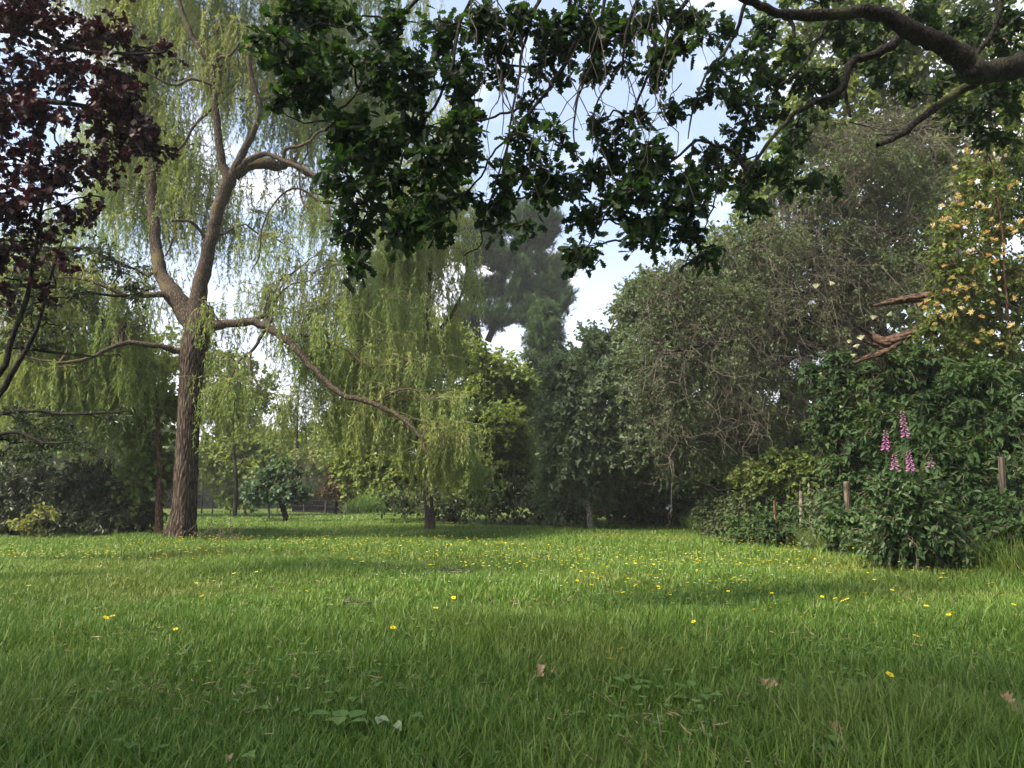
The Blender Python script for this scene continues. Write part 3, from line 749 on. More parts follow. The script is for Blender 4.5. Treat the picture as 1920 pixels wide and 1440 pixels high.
    simple_tree('orchard_tree', 'small green orchard tree with two crossed reddish stems near the wire fence', 'tree', 458, 25,
                [(464, 975), (458, 955), (450, 935)], [6, 5, 4],
                [(450, 925, 25, 26, 18), (470, 935, 25, 20, 14), (430, 935, 25, 22, 14)],
                group='orchard trees', wood='bark_red', twig='twig', leaf='mid', nsub=10, ntw=8, nlf=8, twl=.25, ls=.11, tpl=BROADW)
    simple_tree('orchard_tree', 'distant orchard tree with short trunk and rusty green crown before the long grass', 'tree', 630, 27,
                [(629, 972), (630, 955), (631, 935), (630, 915)], [9, 7, 6, 4],
                [(630, 905, 27, 32, 20), (615, 925, 27, 20, 12), (650, 920, 27, 20, 14), (640, 880, 27, 26, 18)],
                group='orchard trees', wood='bark_dark', twig='twig_dark', leaf='russet', nsub=12, ntw=8, nlf=8, twl=.28, ls=.12, tpl=BROADW)
far_trees()

# ------------------------------------------------------------------ left shrubs, copper tree, dark hanging sprays
def left_side():
    simple_tree('evergreen_shrub', 'large dark evergreen shrub with drooping leaves at the left edge of the lawn', 'shrub', 120, 13.3, None, None,
                [(40, 930, 13.4, 80, 50), (140, 925, 13.2, 70, 50), (215, 935, 13.2, 55, 45), (255, 965, 13.2, 32, 30), (90, 975, 13, 80, 28), (190, 978, 13, 70, 24), (0, 975, 13, 50, 28),
                 (60, 890, 13.8, 70, 30), (160, 890, 13.8, 70, 26), (-60, 930, 13.4, 60, 60)],
                leaf='laurel', twig='twig_dark', nsub=26, ntw=10, nlf=12, twl=.28, ls=.085, tpl=T_broad(.24), droop=.8, leafname='foliage', woodname='stems')
    simple_tree('yellow_leaved_shrub', 'small yellow-leaved shrub sprig in front of the dark evergreen shrub', 'shrub', 55, 12.2, None, None,
                [(40, 985, 12.2, 26, 13), (75, 975, 12.2, 24, 13), (90, 960, 12.3, 14, 10), (62, 995, 12.2, 34, 8)],
                leaf='yleaf', twig='twig_green', nsub=4, ntw=3, nlf=6, twl=.16, ls=.09, tpl=T_broad(.26), leafname='foliage', woodname='stems')
    # dark green tree at the far left with level boughs
    T = Tree('dark_leaved_tree', G(-140, 7.6), 'dark green small-leaved tree reaching level boughs in from the left edge', 'tree', None, wood='bark_dark', twig='twig_dark', leaf='darkgreen', woodname='branches')
    T.trunk([G(-140, 7.6), P(-150, 800, 7.6), P(-150, 600, 7.6), P(-140, 420, 7.7)], [.11, .1, .08, .06])
    b = [([(-150, 790), (-60, 790), (0, 775), (60, 770), (120, 776), (200, 774), (240, 770)], 7.6, 7.2), ([(-150, 660), (-50, 650), (40, 652), (110, 662), (180, 668)], 7.6, 7.9),
         ([(-150, 560), (-40, 540), (60, 535), (150, 545), (230, 555), (290, 540)], 7.7, 8.0), ([(-150, 500), (-40, 460), (60, 470), (140, 465), (220, 490), (280, 520)], 7.6, 7.8),
         ([(-150, 840), (-60, 830), (20, 810), (80, 830), (140, 828)], 7.6, 7.0)]
    for pts, d0, d1 in b: T.tr(pts, d0, d1, w0=12, w1=3, S=7)
    for (x, y, rx, ry, q) in [(30, 785, 50, 16, 5), (110, 790, 45, 14, 5), (190, 785, 40, 12, 4), (20, 830, 60, 22, 7), (90, 840, 50, 18, 6), (150, 835, 30, 12, 3),
                              (20, 480, 60, 40, 9), (90, 500, 50, 36, 9), (160, 480, 50, 24, 6), (230, 500, 45, 18, 5), (60, 560, 60, 36, 9), (150, 560, 45, 22, 5), (250, 540, 40, 12, 3),
                              (60, 655, 50, 14, 4), (20, 620, 40, 30, 5), (110, 610, 30, 20, 3), (0, 870, 40, 20, 4)]:
        T.clump(*E(x, y, 7.6, rx, ry), nsub=q, ntw=7, nlf=10, twl=.22, ls=.05, tpl=OVAL, flat=.4, droop=.2, lim_r=.008, wr=.7)
    T.done()
    # copper-leaved tree
    T = Tree('copper_leaved_tree', G(-210, 5.6), 'dark purple copper-leaved tree hanging into the top left corner', 'tree', None, wood='bark_dark', twig='twig_dark', leaf='purple')
    T.trunk([G(-210, 5.6), P(-200, 850, 5.6), P(-190, 600, 5.6), P(-170, 300, 5.6), P(-150, 50, 5.6), P(-130, -200, 5.7)], [.13, .11, .10, .085, .07, .04])
    T.tr([(-195, 850), (-80, 780), (0, 700), (25, 630), (50, 560), (66, 470), (80, 380), (110, 280)], 5.6, 5.5, ends=[16, 14, 12, 10, 9, 7, 5, 3], S=8)
    T.tr([(-190, 900), (-60, 800), (-10, 750), (20, 705), (50, 655), (75, 600), (95, 520), (120, 440)], 5.7, 5.9, ends=[14, 12, 12, 11, 9, 7, 5, 3], S=8)
    T.tr([(-170, 300), (-80, 240), (0, 200), (80, 190), (160, 200), (230, 240), (270, 290)], 5.6, 5.4, w0=20, w1=4, S=7)
    T.tr([(-150, 100), (-60, 60), (40, 60), (130, 90), (200, 100), (280, 100), (310, 95)], 5.6, 5.3, w0=16, w1=3, S=7)
    for (x, y, rx, ry, q) in [(20, 20, 60, 45, 8), (-60, 60, 80, 80, 10), (70, 60, 50, 40, 6), (150, 55, 55, 30, 5), (220, 75, 60, 28, 6), (275, 90, 40, 20, 3), (30, 120, 60, 50, 9), (110, 140, 60, 45, 8), (200, 160, 55, 40, 7), (260, 185, 40, 34, 5),
                              (20, 210, 60, 50, 9), (100, 220, 65, 50, 9), (185, 225, 60, 40, 8), (255, 240, 45, 34, 5), (290, 290, 22, 28, 2), (245, 290, 30, 28, 2), (0, 300, 60, 50, 8), (90, 300, 55, 40, 7), (165, 290, 40, 36, 4), (150, 340, 40, 30, 3),
                              (30, 380, 60, 45, 8), (100, 390, 45, 34, 4), (0, 450, 40, 40, 4), (60, 440, 40, 24, 2), (95, 480, 24, 40, 2), (190, 370, 20, 24, 1), (85, 560, 20, 26, 1), (10, 520, 30, 30, 2), (-80, 300, 80, 120, 10), (-60, -60, 160, 80, 12), (120, -50, 160, 50, 8)]:
        T.clump(*E(x, y, 5.5, rx, ry), nsub=max(1, int(q * .9 + .5)), ntw=7, nlf=9, twl=.17, ls=.052, tpl=MAPLE, droop=.35, up=.9, lim_r=.007, wr=.6)
    # unseen crown clumps added left and overhead to shade the foreground lawn
    for i in range(9):
        c = np.array([U(-9.6, -2.2), U(-3.0, 1.8), U(3.4, 8.0)])
        if c[1] > 0 and c[0] > -.70 * c[1] - 1.5 and c[2] < 2.2 + .74 * c[1]: continue
        T.clump(c, (1.0, 1.0, .8), nsub=11, ntw=7, nlf=8, twl=.35, ls=.12, tpl=MAPLE, droop=.3, lim_r=.02)
    T.done()
left_side()

# ------------------------------------------------------------------ oak reaching over the camera
def oak():
    base = np.array([6.9, 4.2, 0.0])
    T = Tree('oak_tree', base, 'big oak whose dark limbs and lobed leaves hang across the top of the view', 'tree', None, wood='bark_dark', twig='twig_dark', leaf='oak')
    T.trunk([base - [0, 0, .1], base + [0, 0, 1.2], base + [-.1, .1, 2.6], base + [-.2, .3, 3.6]], [.42, .34, .30, .26], S=18)
    T.trunk([base + [-.2, .3, 3.6], base + [0, .2, 5.5], base + [.1, 0, 8]], [.24, .18, .09])
    top = base + [-.2, .3, 3.5]
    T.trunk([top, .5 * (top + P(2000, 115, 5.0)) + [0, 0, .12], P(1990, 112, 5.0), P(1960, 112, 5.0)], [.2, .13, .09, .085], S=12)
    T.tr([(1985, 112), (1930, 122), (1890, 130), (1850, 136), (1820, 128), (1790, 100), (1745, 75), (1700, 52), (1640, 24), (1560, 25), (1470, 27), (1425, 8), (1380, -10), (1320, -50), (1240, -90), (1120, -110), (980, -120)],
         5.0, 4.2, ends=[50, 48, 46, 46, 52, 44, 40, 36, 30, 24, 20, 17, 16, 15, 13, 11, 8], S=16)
    T.tr([(1850, 140), (1815, 162), (1780, 184), (1745, 208), (1708, 238), (1680, 258), (1645, 272)], 5.0, 4.8, ends=[26, 20, 17, 15, 13, 12, 9], S=10)
    T.tr([(1700, 55), (1672, 85), (1645, 100), (1605, 112), (1588, 130), (1582, 160), (1560, 180), (1525, 192), (1490, 215), (1455, 250), (1425, 290), (1400, 325), (1385, 350)], 4.9, 4.5,
         ends=[22, 20, 18, 16, 16, 14, 12, 11, 10, 8, 7, 5, 3], S=10)
    T.tr([(1584, 165), (1588, 190), (1594, 218)], 4.8, 4.7, ends=[9, 7, 6], S=7)
    T.tr([(1400, 320), (1375, 285), (1340, 272), (1305, 264), (1275, 290), (1240, 315), (1200, 335), (1170, 370), (1130, 400)], 4.5, 4.3, w0=8, w1=3, S=7)
    T.tr([(1470, 25), (1485, 45), (1490, 70)], 4.6, 4.6, w0=12, w1=6, S=7)
    T.tr([(1815, 125), (1850, 80), (1870, 40), (1880, -20)], 5, 4.9, w0=12, w1=8, S=7)
    for pts, w0, d0, d1 in [
        ([(1180, -100), (1120, -20), (1085, 70), (1040, 150), (1000, 200), (960, 250), (940, 330), (935, 400)], 12, 4.2, 4.0),
        ([(1085, 70), (1050, 100), (990, 125), (940, 115), (900, 100), (860, 110)], 7, 4.2, 4.1),
        ([(1050, -110), (1010, 0), (985, 70), (970, 160), (955, 240), (948, 300)], 9, 4.2, 4.0),
        ([(1120, -100), (1130, 0), (1110, 120), (1085, 180), (1075, 250), (1085, 300)], 8, 4.2, 4.1),
        ([(1000, -110), (930, -40), (870, 20), (850, 120), (815, 200), (770, 260), (740, 330), (700, 380), (670, 430)], 9, 4.2, 3.9),
        ([(930, -60), (820, -30), (740, 40), (700, 90), (680, 150), (640, 205), (600, 228), (560, 228), (525, 205)], 8, 4.1, 3.8),
        ([(740, 40), (680, 30), (640, 50), (600, 45), (560, 60)], 5, 4.1, 3.9),
        ([(850, 150), (800, 170), (760, 160), (720, 175)], 5, 4.1, 3.9),
        ([(980, 240), (930, 280), (900, 330), (850, 390), (800, 430), (770, 450)], 5, 4.1, 4.0),
        ([(980, 200), (940, 215), (890, 225), (850, 220), (800, 240)], 6, 4.1, 4.0),
        ([(960, 250), (930, 340), (905, 420), (900, 460), (870, 480)], 4, 4.0, 3.9),
        ([(1320, -50), (1260, 40), (1230, 110), (1200, 180), (1180, 240), (1190, 300)], 10, 4.4, 4.2),
        ([(1240, -80), (1180, 40), (1165, 120), (1120, 190), (1110, 270)], 8, 4.3, 4.1),
        ([(1400, 0), (1370, 80), (1330, 130), (1300, 200), (1290, 260)], 9, 4.5, 4.3),
        ([(1300, 264), (1290, 330), (1280, 380), (1290, 430)], 5, 4.4, 4.3),
        ([(1200, 335), (1150, 380), (1120, 430), (1090, 480)], 5, 4.3, 4.2),
        ([(1560, 28), (1530, 80), (1500, 130), (1460, 160)], 8, 4.7, 4.5),
        ([(1340, 272), (1350, 330), (1335, 390), (1320, 430)], 5, 4.5, 4.4)]:
        T.tr(pts, d0, d1, w0=w0, w1=2.5, S=7, wob=.012)
    # thin bare twigs hanging down through the sky gap
    n = 42; px = U(880, 1290, n); py = U(-60, 160, n)
    a = np.array([P(x, y, U(3.9, 4.4)) for x, y in zip(px, py)]); b = a + np.stack([N_(.22, n), N_(.08, n), -U(.3, .9, n)], 1)
    tubes(T.W, wig(a, b, 10, .05), np.linspace(.0040, .0014, 10), 4, 1)
    L1 = [(540, 30, 34, 45), (590, 20, 40, 40), (545, 90, 40, 45), (595, 90, 34, 50), (570, 150, 52, 36), (545, 185, 28, 16), (600, 175, 34, 22), (510, 60, 18, 26),
          (660, 50, 30, 25, .5), (655, 110, 30, 25, .8), (700, 110, 32, 34), (745, 60, 34, 44), (710, 170, 34, 28), (660, 215, 36, 22), (640, 245, 44, 22), (690, 250, 42, 30), (640, 290, 36, 24, .8), (700, 300, 44, 28),
          (650, 330, 38, 22), (720, 345, 44, 26), (640, 395, 34, 24), (690, 400, 44, 26), (650, 440, 30, 24), (665, 485, 24, 24, .8), (740, 400, 34, 22), (780, 130, 34, 44), (770, 190, 40, 36),
          (770, 260, 44, 36), (790, 320, 50, 36), (830, 360, 38, 30), (780, 385, 44, 24), (820, 415, 36, 18), (765, 440, 26, 14, .7), (840, 300, 38, 34), (850, 240, 40, 34), (830, 60, 44, 44), (860, 140, 38, 44), (880, 200, 34, 30), (890, 270, 26, 26, .6),
          (930, 345, 34, 26), (960, 385, 34, 24), (910, 395, 28, 24), (975, 420, 22, 14, .7), (905, 60, 40, 40, .8), (940, 20, 50, 24), (960, 80, 44, 34, .8), (1000, 30, 44, 30), (1010, 100, 40, 34, .7), (940, 150, 34, 34, .6),
          (1060, 60, 44, 44), (1050, 130, 34, 34, .6), (1110, 100, 44, 40), (1100, 30, 44, 34), (1160, 60, 44, 44), (1150, 130, 38, 30, .8), (1210, 30, 44, 28), (1215, 90, 38, 34, .9), (1240, 140, 34, 30, .7), (1290, 40, 44, 34), (1280, 90, 34, 30, .6), (1330, 50, 34, 30, .8),
          (990, 200, 28, 24, .6), (985, 260, 34, 28), (1000, 310, 40, 30), (1040, 270, 28, 30, .7), (1045, 330, 38, 30), (1010, 360, 30, 20, .8), (1090, 340, 34, 28), (1110, 230, 34, 26, .7), (1180, 235, 40, 26), (1145, 270, 34, 26), (1220, 270, 38, 26), (1130, 320, 38, 30),
          (1180, 310, 40, 28), (1240, 320, 38, 30), (1190, 355, 40, 26), (1150, 390, 44, 26), (1110, 420, 38, 22), (1090, 460, 28, 20), (1080, 490, 14, 14, .7), (1180, 425, 40, 24), (1215, 400, 34, 28), (1205, 455, 20, 12, .7), (1260, 380, 34, 34), (1290, 340, 34, 34), (1255, 430, 28, 22, .8), (1300, 400, 38, 34), (1300, 450, 28, 26), (1320, 480, 20, 14, .5), (1270, 215, 28, 22, .6), (1320, 300, 30, 30), (1350, 350, 34, 30),
          (1340, 130, 30, 30, .7), (1330, 190, 28, 24, .6), (1380, 170, 34, 40), (1400, 100, 44, 40), (1430, 60, 44, 26), (1440, 150, 44, 44), (1390, 240, 40, 34), (1440, 220, 44, 34), (1370, 290, 34, 30), (1400, 350, 36, 26), (1405, 395, 22, 12, .6), (1450, 320, 40, 30), (1490, 340, 44, 24), (1540, 345, 34, 18, .8), (1480, 280, 34, 28, .6),
          (1500, 90, 44, 34), (1510, 150, 44, 34), (1560, 70, 44, 34), (1570, 130, 34, 26), (1620, 70, 44, 34), (1640, 130, 30, 28, .5), (1540, 200, 34, 26, .5), (1500, 220, 30, 26, .6), (1600, 30, 50, 26), (1520, 0, 60, 24), (1690, 100, 30, 22, .6), (1700, 20, 50, 28), (1760, 30, 44, 34, .8), (1820, 60, 44, 40), (1880, 50, 44, 44), (1900, 180, 30, 34), (1860, 200, 40, 34), (1820, 230, 34, 26), (1880, 250, 38, 24), (1800, 200, 26, 30, .6), (1910, 90, 30, 40),
          (1700, 180, 24, 24, .3), (1760, 150, 30, 20, .4)]
    for c in L1:
        dens = c[4] if len(c) > 4 else 1; x, y, rx, ry = c[:4]
        D = float(np.interp(x, [500, 900, 1400, 1900], [3.9, 4.1, 4.5, 4.9])) + (U(-.25, .25) if x < 1350 else U(.25, .7))
        nn = max(2, int(round((4.8 if x < 900 else 4.0) * dens * (rx * ry / 1300) ** .8)))
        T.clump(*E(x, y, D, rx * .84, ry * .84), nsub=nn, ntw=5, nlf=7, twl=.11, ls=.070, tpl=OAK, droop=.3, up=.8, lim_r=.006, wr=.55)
    # unseen rest of the crown, extended over and behind the camera to shade the foreground
    T.trunk([base + [-.2, .3, 3.9], [3.5, 1.5, 5.2], [.5, -.6, 5.9], [-2.5, -1.2, 6.1], [-4.5, -1.0, 6.2]], [.16, .13, .09, .06, .03])
    T.trunk([base + [0, .2, 5.0], [4.5, -1.2, 6.4], [2.0, -3.2, 7.0], [-.5, -4.2, 7.2]], [.14, .11, .08, .04])
    for i in range(104):
        if i < 50: a = U(0, 6.28); r = U(1.5, 6.5); c = np.array([base[0] - 2.2 + r * math.cos(a) * 1.2, base[1] - 1.5 + r * math.sin(a), U(4.8, 8.5)])
        else: c = np.array([U(-6.5, 3.5), U(-5.0, .8), U(4.8, 7.6)])
        if i > 110: c = np.array([U(-4.8, 1.5), U(1.2, 4.6), U(4.6, 7.2)])
        if c[1] > .5 and c[2] < 2.1 + .74 * c[1]: continue
        T.clump(c, (1.0, 1.0, .7), nsub=9, ntw=7, nlf=9, twl=.4, ls=.12, tpl=BROADW, droop=.2, lim_r=.02)
    T.done(); print('oak', T.L.n)
oak()

# ------------------------------------------------------------------ right: twiggy willow, hedge
def right_side():
    # tall mixed trees at the top right
    simple_tree('hedgerow_tree', 'tall green tree at the top right behind the oak limb', 'tree', 1700, 13.5,
                [(1790, 1000), (1800, 800), (1795, 600), (1790, 340), (1770, 250), (1750, 180), (1722, 110), (1700, 40), (1680, -40)], [26, 24, 22, 17, 16, 14, 12, 9, 6],
                [(1650, 60, 13.5, 90, 80), (1750, 90, 13.4, 90, 80), (1850, 60, 13.4, 90, 80), (1560, 140, 13.8, 90, 70), (1680, 200, 13.8, 90, 70), (1800, 210, 13.4, 80, 80), (1900, 180, 13, 80, 90),
                 (1600, 260, 13.8, 90, 60), (1880, 320, 13, 90, 80), (1500, 230, 14, 70, 60), (1480, 60, 14.2, 80, 70), (1720, 320, 14, 80, 60), (1580, 10, 14, 90, 60), (1800, -40, 13.5, 120, 60)],
                wood='bark_pale', twig='twig', leaf='mid', nsub=22, ntw=9, nlf=12, twl=.5, ls=.10, tpl=T_broad(.36))
    # dense backing tree so the wall of green is closed
    simple_tree('hedgerow_tree', 'dense dark tree closing the space behind the twiggy willow', 'tree', 1480, 19,
                [(1480, 985), (1480, 850), (1470, 700), (1470, 500), (1480, 380)], [30, 26, 22, 14, 6],
                [(1400, 480, 19, 110, 80), (1540, 420, 19, 110, 90), (1650, 500, 19, 110, 90), (1360, 600, 19, 110, 90), (1500, 600, 19, 120, 90), (1640, 640, 19, 110, 90), (1330, 740, 19, 110, 90), (1460, 760, 19, 120, 90), (1600, 780, 19, 110, 90), (1720, 400, 18, 110, 90), (1760, 540, 17, 110, 90), (1750, 700, 17, 110, 90), (1280, 650, 19, 90, 80), (1600, 300, 18, 110, 80), (1450, 340, 19, 80, 60), (1750, 260, 18, 110, 80),
                 (1300, 880, 19, 110, 70), (1430, 900, 19, 110, 60), (1560, 900, 19, 110, 70), (1180, 880, 20, 90, 70), (1180, 940, 20, 100, 40), (1350, 945, 19.5, 90, 40)],
                wood='bark_dark', twig='twig_dark', leaf='mid', nsub=22, ntw=9, nlf=11, twl=.75, ls=.17, tpl=BROADW)
    simple_tree('hedgerow_tree', 'dark ivy-clad tree behind the honeysuckle at the right edge', 'tree', 1900, 9.2,
                [(1990, 1040), (1980, 800), (1960, 600), (1940, 400), (1930, 250)], [50, 44, 38, 30, 20],
                [(1900, 420, 9.4, 70, 70), (1930, 540, 9.2, 80, 70), (1860, 560, 9.5, 60, 60), (1940, 680, 9.2, 80, 70), (1850, 700, 9.5, 70, 60), (1960, 330, 9.2, 70, 80), (1800, 640, 9.8, 60, 60), (1780, 760, 9.8, 70, 60), (1900, 820, 9.2, 90, 60)],
                wood='bark_dark', twig='twig_dark', leaf='ivy', nsub=12, ntw=8, nlf=11, twl=.3, ls=.075, tpl=LOBE3)
    # twiggy willow
    T = Tree('twiggy_willow', G(1640, 13.2), 'sprawling half-dead willow full of bare grey twigs filling the right background', 'tree', None, wood='bark_dark', twig='twig_grey', leaf='olive')
    T.tr([(1650, 1000), (1665, 860), (1670, 740), (1655, 640), (1640, 560), (1615, 480), (1590, 420), (1575, 360), (1560, 300)], 13.2, 13.0, ends=[40, 34, 30, 24, 18, 14, 11, 9, 5], S=12)
    limbs = [([(1655, 650), (1600, 610), (1545, 600), (1480, 605), (1420, 612), (1350, 640), (1290, 650), (1230, 670)], 13, 12, 18, 3),
             ([(1640, 600), (1560, 640), (1520, 635), (1480, 610), (1440, 590)], 13, 12.4, 12, 5),
             ([(1660, 700), (1600, 660), (1540, 650), (1470, 680), (1420, 720), (1400, 790)], 13, 12.2, 12, 3),
             ([(1610, 480), (1560, 440), (1500, 432), (1450, 440), (1390, 460), (1330, 480)], 13, 12.4, 10, 2),
             ([(1640, 560), (1590, 520), (1530, 500), (1490, 520), (1450, 560)], 13, 12.4, 9, 3),
             ([(1655, 640), (1640, 740), (1560, 800), (1480, 840), (1400, 900), (1360, 920), (1300, 900)], 13.1, 12.6, 16, 4),
             ([(1590, 420), (1620, 380), (1660, 350), (1700, 330)], 13, 13, 8, 3),
             ([(1575, 360), (1520, 340), (1460, 360), (1400, 400)], 13, 12.6, 7, 2),
             ([(1790, 245), (1740, 240), (1700, 245), (1650, 240), (1590, 228)], 12.8, 12.4, 9, 3),
             ([(1740, 240), (1690, 250), (1620, 258), (1560, 280)], 12.6, 12.3, 6, 2),
             ([(1500, 490), (1530, 480), (1545, 500), (1500, 540), (1450, 570)], 12.4, 12.1, 6, 2)]
    for pts, d0, d1, w0, w1 in limbs: T.tr(pts, d0, d1, w0=w0, w1=w1, S=8, wob=.02)
    cl = [(1330, 520, 70, 50), (1420, 450, 80, 60), (1500, 400, 80, 60), (1580, 350, 80, 60), (1480, 520, 90, 60), (1380, 580, 90, 60), (1280, 600, 70, 70), (1560, 480, 80, 60), (1640, 430, 80, 60), (1700, 380, 70, 60), (1300, 700, 90, 70), (1400, 690, 90, 70),
          (1500, 640, 90, 60), (1590, 580, 80, 60), (1680, 520, 70, 60), (1240, 760, 60, 60), (1340, 800, 90, 60), (1440, 790, 90, 60), (1530, 740, 80, 60), (1290, 840, 60, 34), (1390, 840, 70, 34), (1640, 300, 80, 50), (1560, 260, 80, 50), (1700, 270, 70, 50), (1260, 530, 50, 40), (1230, 660, 50, 60), (1740, 460, 60, 60)]
    for x, y, rx, ry in cl:
        T.clump(*E(x, y, U(12.2, 13.2) + (y > 760) * 1.0, rx * 1.1, ry * 1.1), nsub=15, ntw=10, nlf=11, twl=.55, ls=.068, tpl=T_broad(.28), droop=.5, spread=1.1, wr=.6)
    # long bare hanging and curling twigs
    NP = np.array([q[0] for q in T.nodes]); k = rng.integers(0, len(NP), 950); a = NP[k]
    keep = a[:, 2] > 1.6; a = a[keep]; n = len(a)
    b = a + np.stack([N_(.55, n), N_(.4, n) - .3, -U(-.3, 1.5, n)], 1)
    tw = wig(a, b, 9, .10); tubes(T.W, tw, np.linspace(.0065, .002, 9), 4, 1)
    i2 = np.repeat(np.arange(n), 4); s, d = samp(tw, i2, U(.2, 1, len(i2))); e = s + rng.normal(0, .22, (len(i2), 3)) + d * .15
    tubes(T.W, wig(s, e, 6, .10), np.linspace(.005, .0015, 6), 3, 1)
    T.done(); print('twiggy', T.L.n, T.W.n)
    # hedge of separate shrubs
    hs = [
        ('elder_shrub', 'tall elder shrub with drooping dark leaves behind the foxgloves', 1640, 9.6, 'elder', LOBE3, .085, [(1600, 740, 9.8, 60, 60), (1660, 700, 9.8, 60, 50), (1720, 680, 9.8, 50, 50), (1640, 800, 9.6, 60, 50), (1600, 870, 9.6, 50, 50), (1570, 800, 9.8, 40, 50), (1700, 780, 9.7, 60, 50), (1560, 700, 10, 40, 40), (1620, 930, 9.3, 50, 45), (1590, 980, 9.1, 40, 36)]),
        ('elder_shrub', 'leafy elder shrub beneath the honeysuckle at the right edge', 1830, 7.7, 'elder', T_broad(.22), .095, [(1790, 760, 7.9, 60, 50), (1850, 720, 7.9, 60, 50), (1760, 840, 7.7, 50, 50), (1830, 820, 7.7, 60, 50), (1890, 800, 7.6, 50, 50), (1730, 900, 7.7, 44, 40), (1800, 900, 7.5, 60, 44), (1780, 970, 7.3, 60, 40), (1840, 980, 7.2, 50, 44), (1720, 960, 7.6, 40, 40), (1710, 860, 8.6, 50, 50), (1690, 800, 8.8, 50, 40)]),
        ('bramble_bush', 'low bramble bush with arching stems at the foot of the hedge', 1640, 8.2, 'bramble', T_broad(.32), .07, [(1590, 1000, 8.6, 36, 30), (1640, 1010, 8.4, 44, 30), (1700, 1010, 8.0, 44, 34), (1660, 960, 8.4, 44, 30), (1740, 1030, 7.7, 44, 26)]),
        ('nettle_patch', 'dark leafy weeds in the shade at the far right of the lawn', 1890, 6.7, 'bramble', T_broad(.28), .06, [(1850, 1040, 6.9, 50, 30), (1900, 1030, 6.8, 50, 40), (1880, 970, 6.9, 40, 40), (1950, 1000, 6.6, 50, 60), (1920, 900, 7.2, 40, 50)]),
        ('bramble_bush', 'rounded bush with small green leaves before the fence posts', 1430, 10.5, 'elder', T_broad(.3), .07, [(1430, 990, 10.5, 36, 26), (1400, 1000, 10.8, 34, 18), (1460, 1000, 10.2, 30, 22), (1490, 985, 10.4, 40, 34), (1530, 1000, 9.8, 40, 30)]),
        ('bramble_bush', 'small dull bush with reddish leaves at the far corner of the hedge', 1360, 12.6, 'olive', T_broad(.3), .07, [(1350, 985, 12.6, 34, 22), (1380, 960, 12.8, 40, 34), (1330, 960, 13.4, 30, 34), (1410, 950, 12.4, 30, 30)]),
        ('hazel_shrub', 'yellow-green hazel shrub glowing in the gloom behind the posts', 1480, 12.3, 'honey', BROADW, .075, [(1450, 880, 12.4, 50, 34), (1500, 890, 12.2, 44, 36), (1420, 900, 12.5, 30, 26), (1540, 900, 12.2, 36, 40)]),
        ('leafy_weed_clump', 'tall leafy weeds hiding the foxglove stems', 1710, 6.6, 'bramble', T_broad(.28), .06, [(1690, 985, 6.75, 26, 34), (1735, 975, 6.7, 26, 34), (1710, 930, 6.75, 22, 20), (1670, 930, 6.85, 18, 22), (1705, 1020, 6.9, 44, 14), (1660, 1005, 7.2, 24, 22), (1720, 945, 6.95, 22, 22), (1785, 1020, 6.8, 34, 18)]),
        ('hawthorn_shrub', 'dark shrub with a few white flowers at the end of the lawn', 1260, 17.2, 'darkgreen', BROAD, .10, [(1240, 950, 17.2, 60, 40), (1300, 950, 17, 50, 40), (1190, 960, 17.6, 50, 34)]),
        ('willowherb_clump', 'greyish upright herb clump between bramble and fence post', 1555, 9.6, 'grey', LANCEW, .08, [(1550, 960, 9.6, 28, 40), (1540, 1005, 9.6, 26, 22)]),
    ]
    for nm, lab, px, D, lf, tp, ls, cl in hs:
        simple_tree(nm, lab, 'shrub', px, D, None, None, cl, leaf=lf, twig='twig', tpl=tp, ls=ls, nsub=19, ntw=9, nlf=12, twl=.26, droop=.45, leafname='foliage', woodname='stems', wr=.7)
right_side()

# ------------------------------------------------------------------ honeysuckle, broken boughs, posts, fences
def rib(name, mats, parent, **k): pass

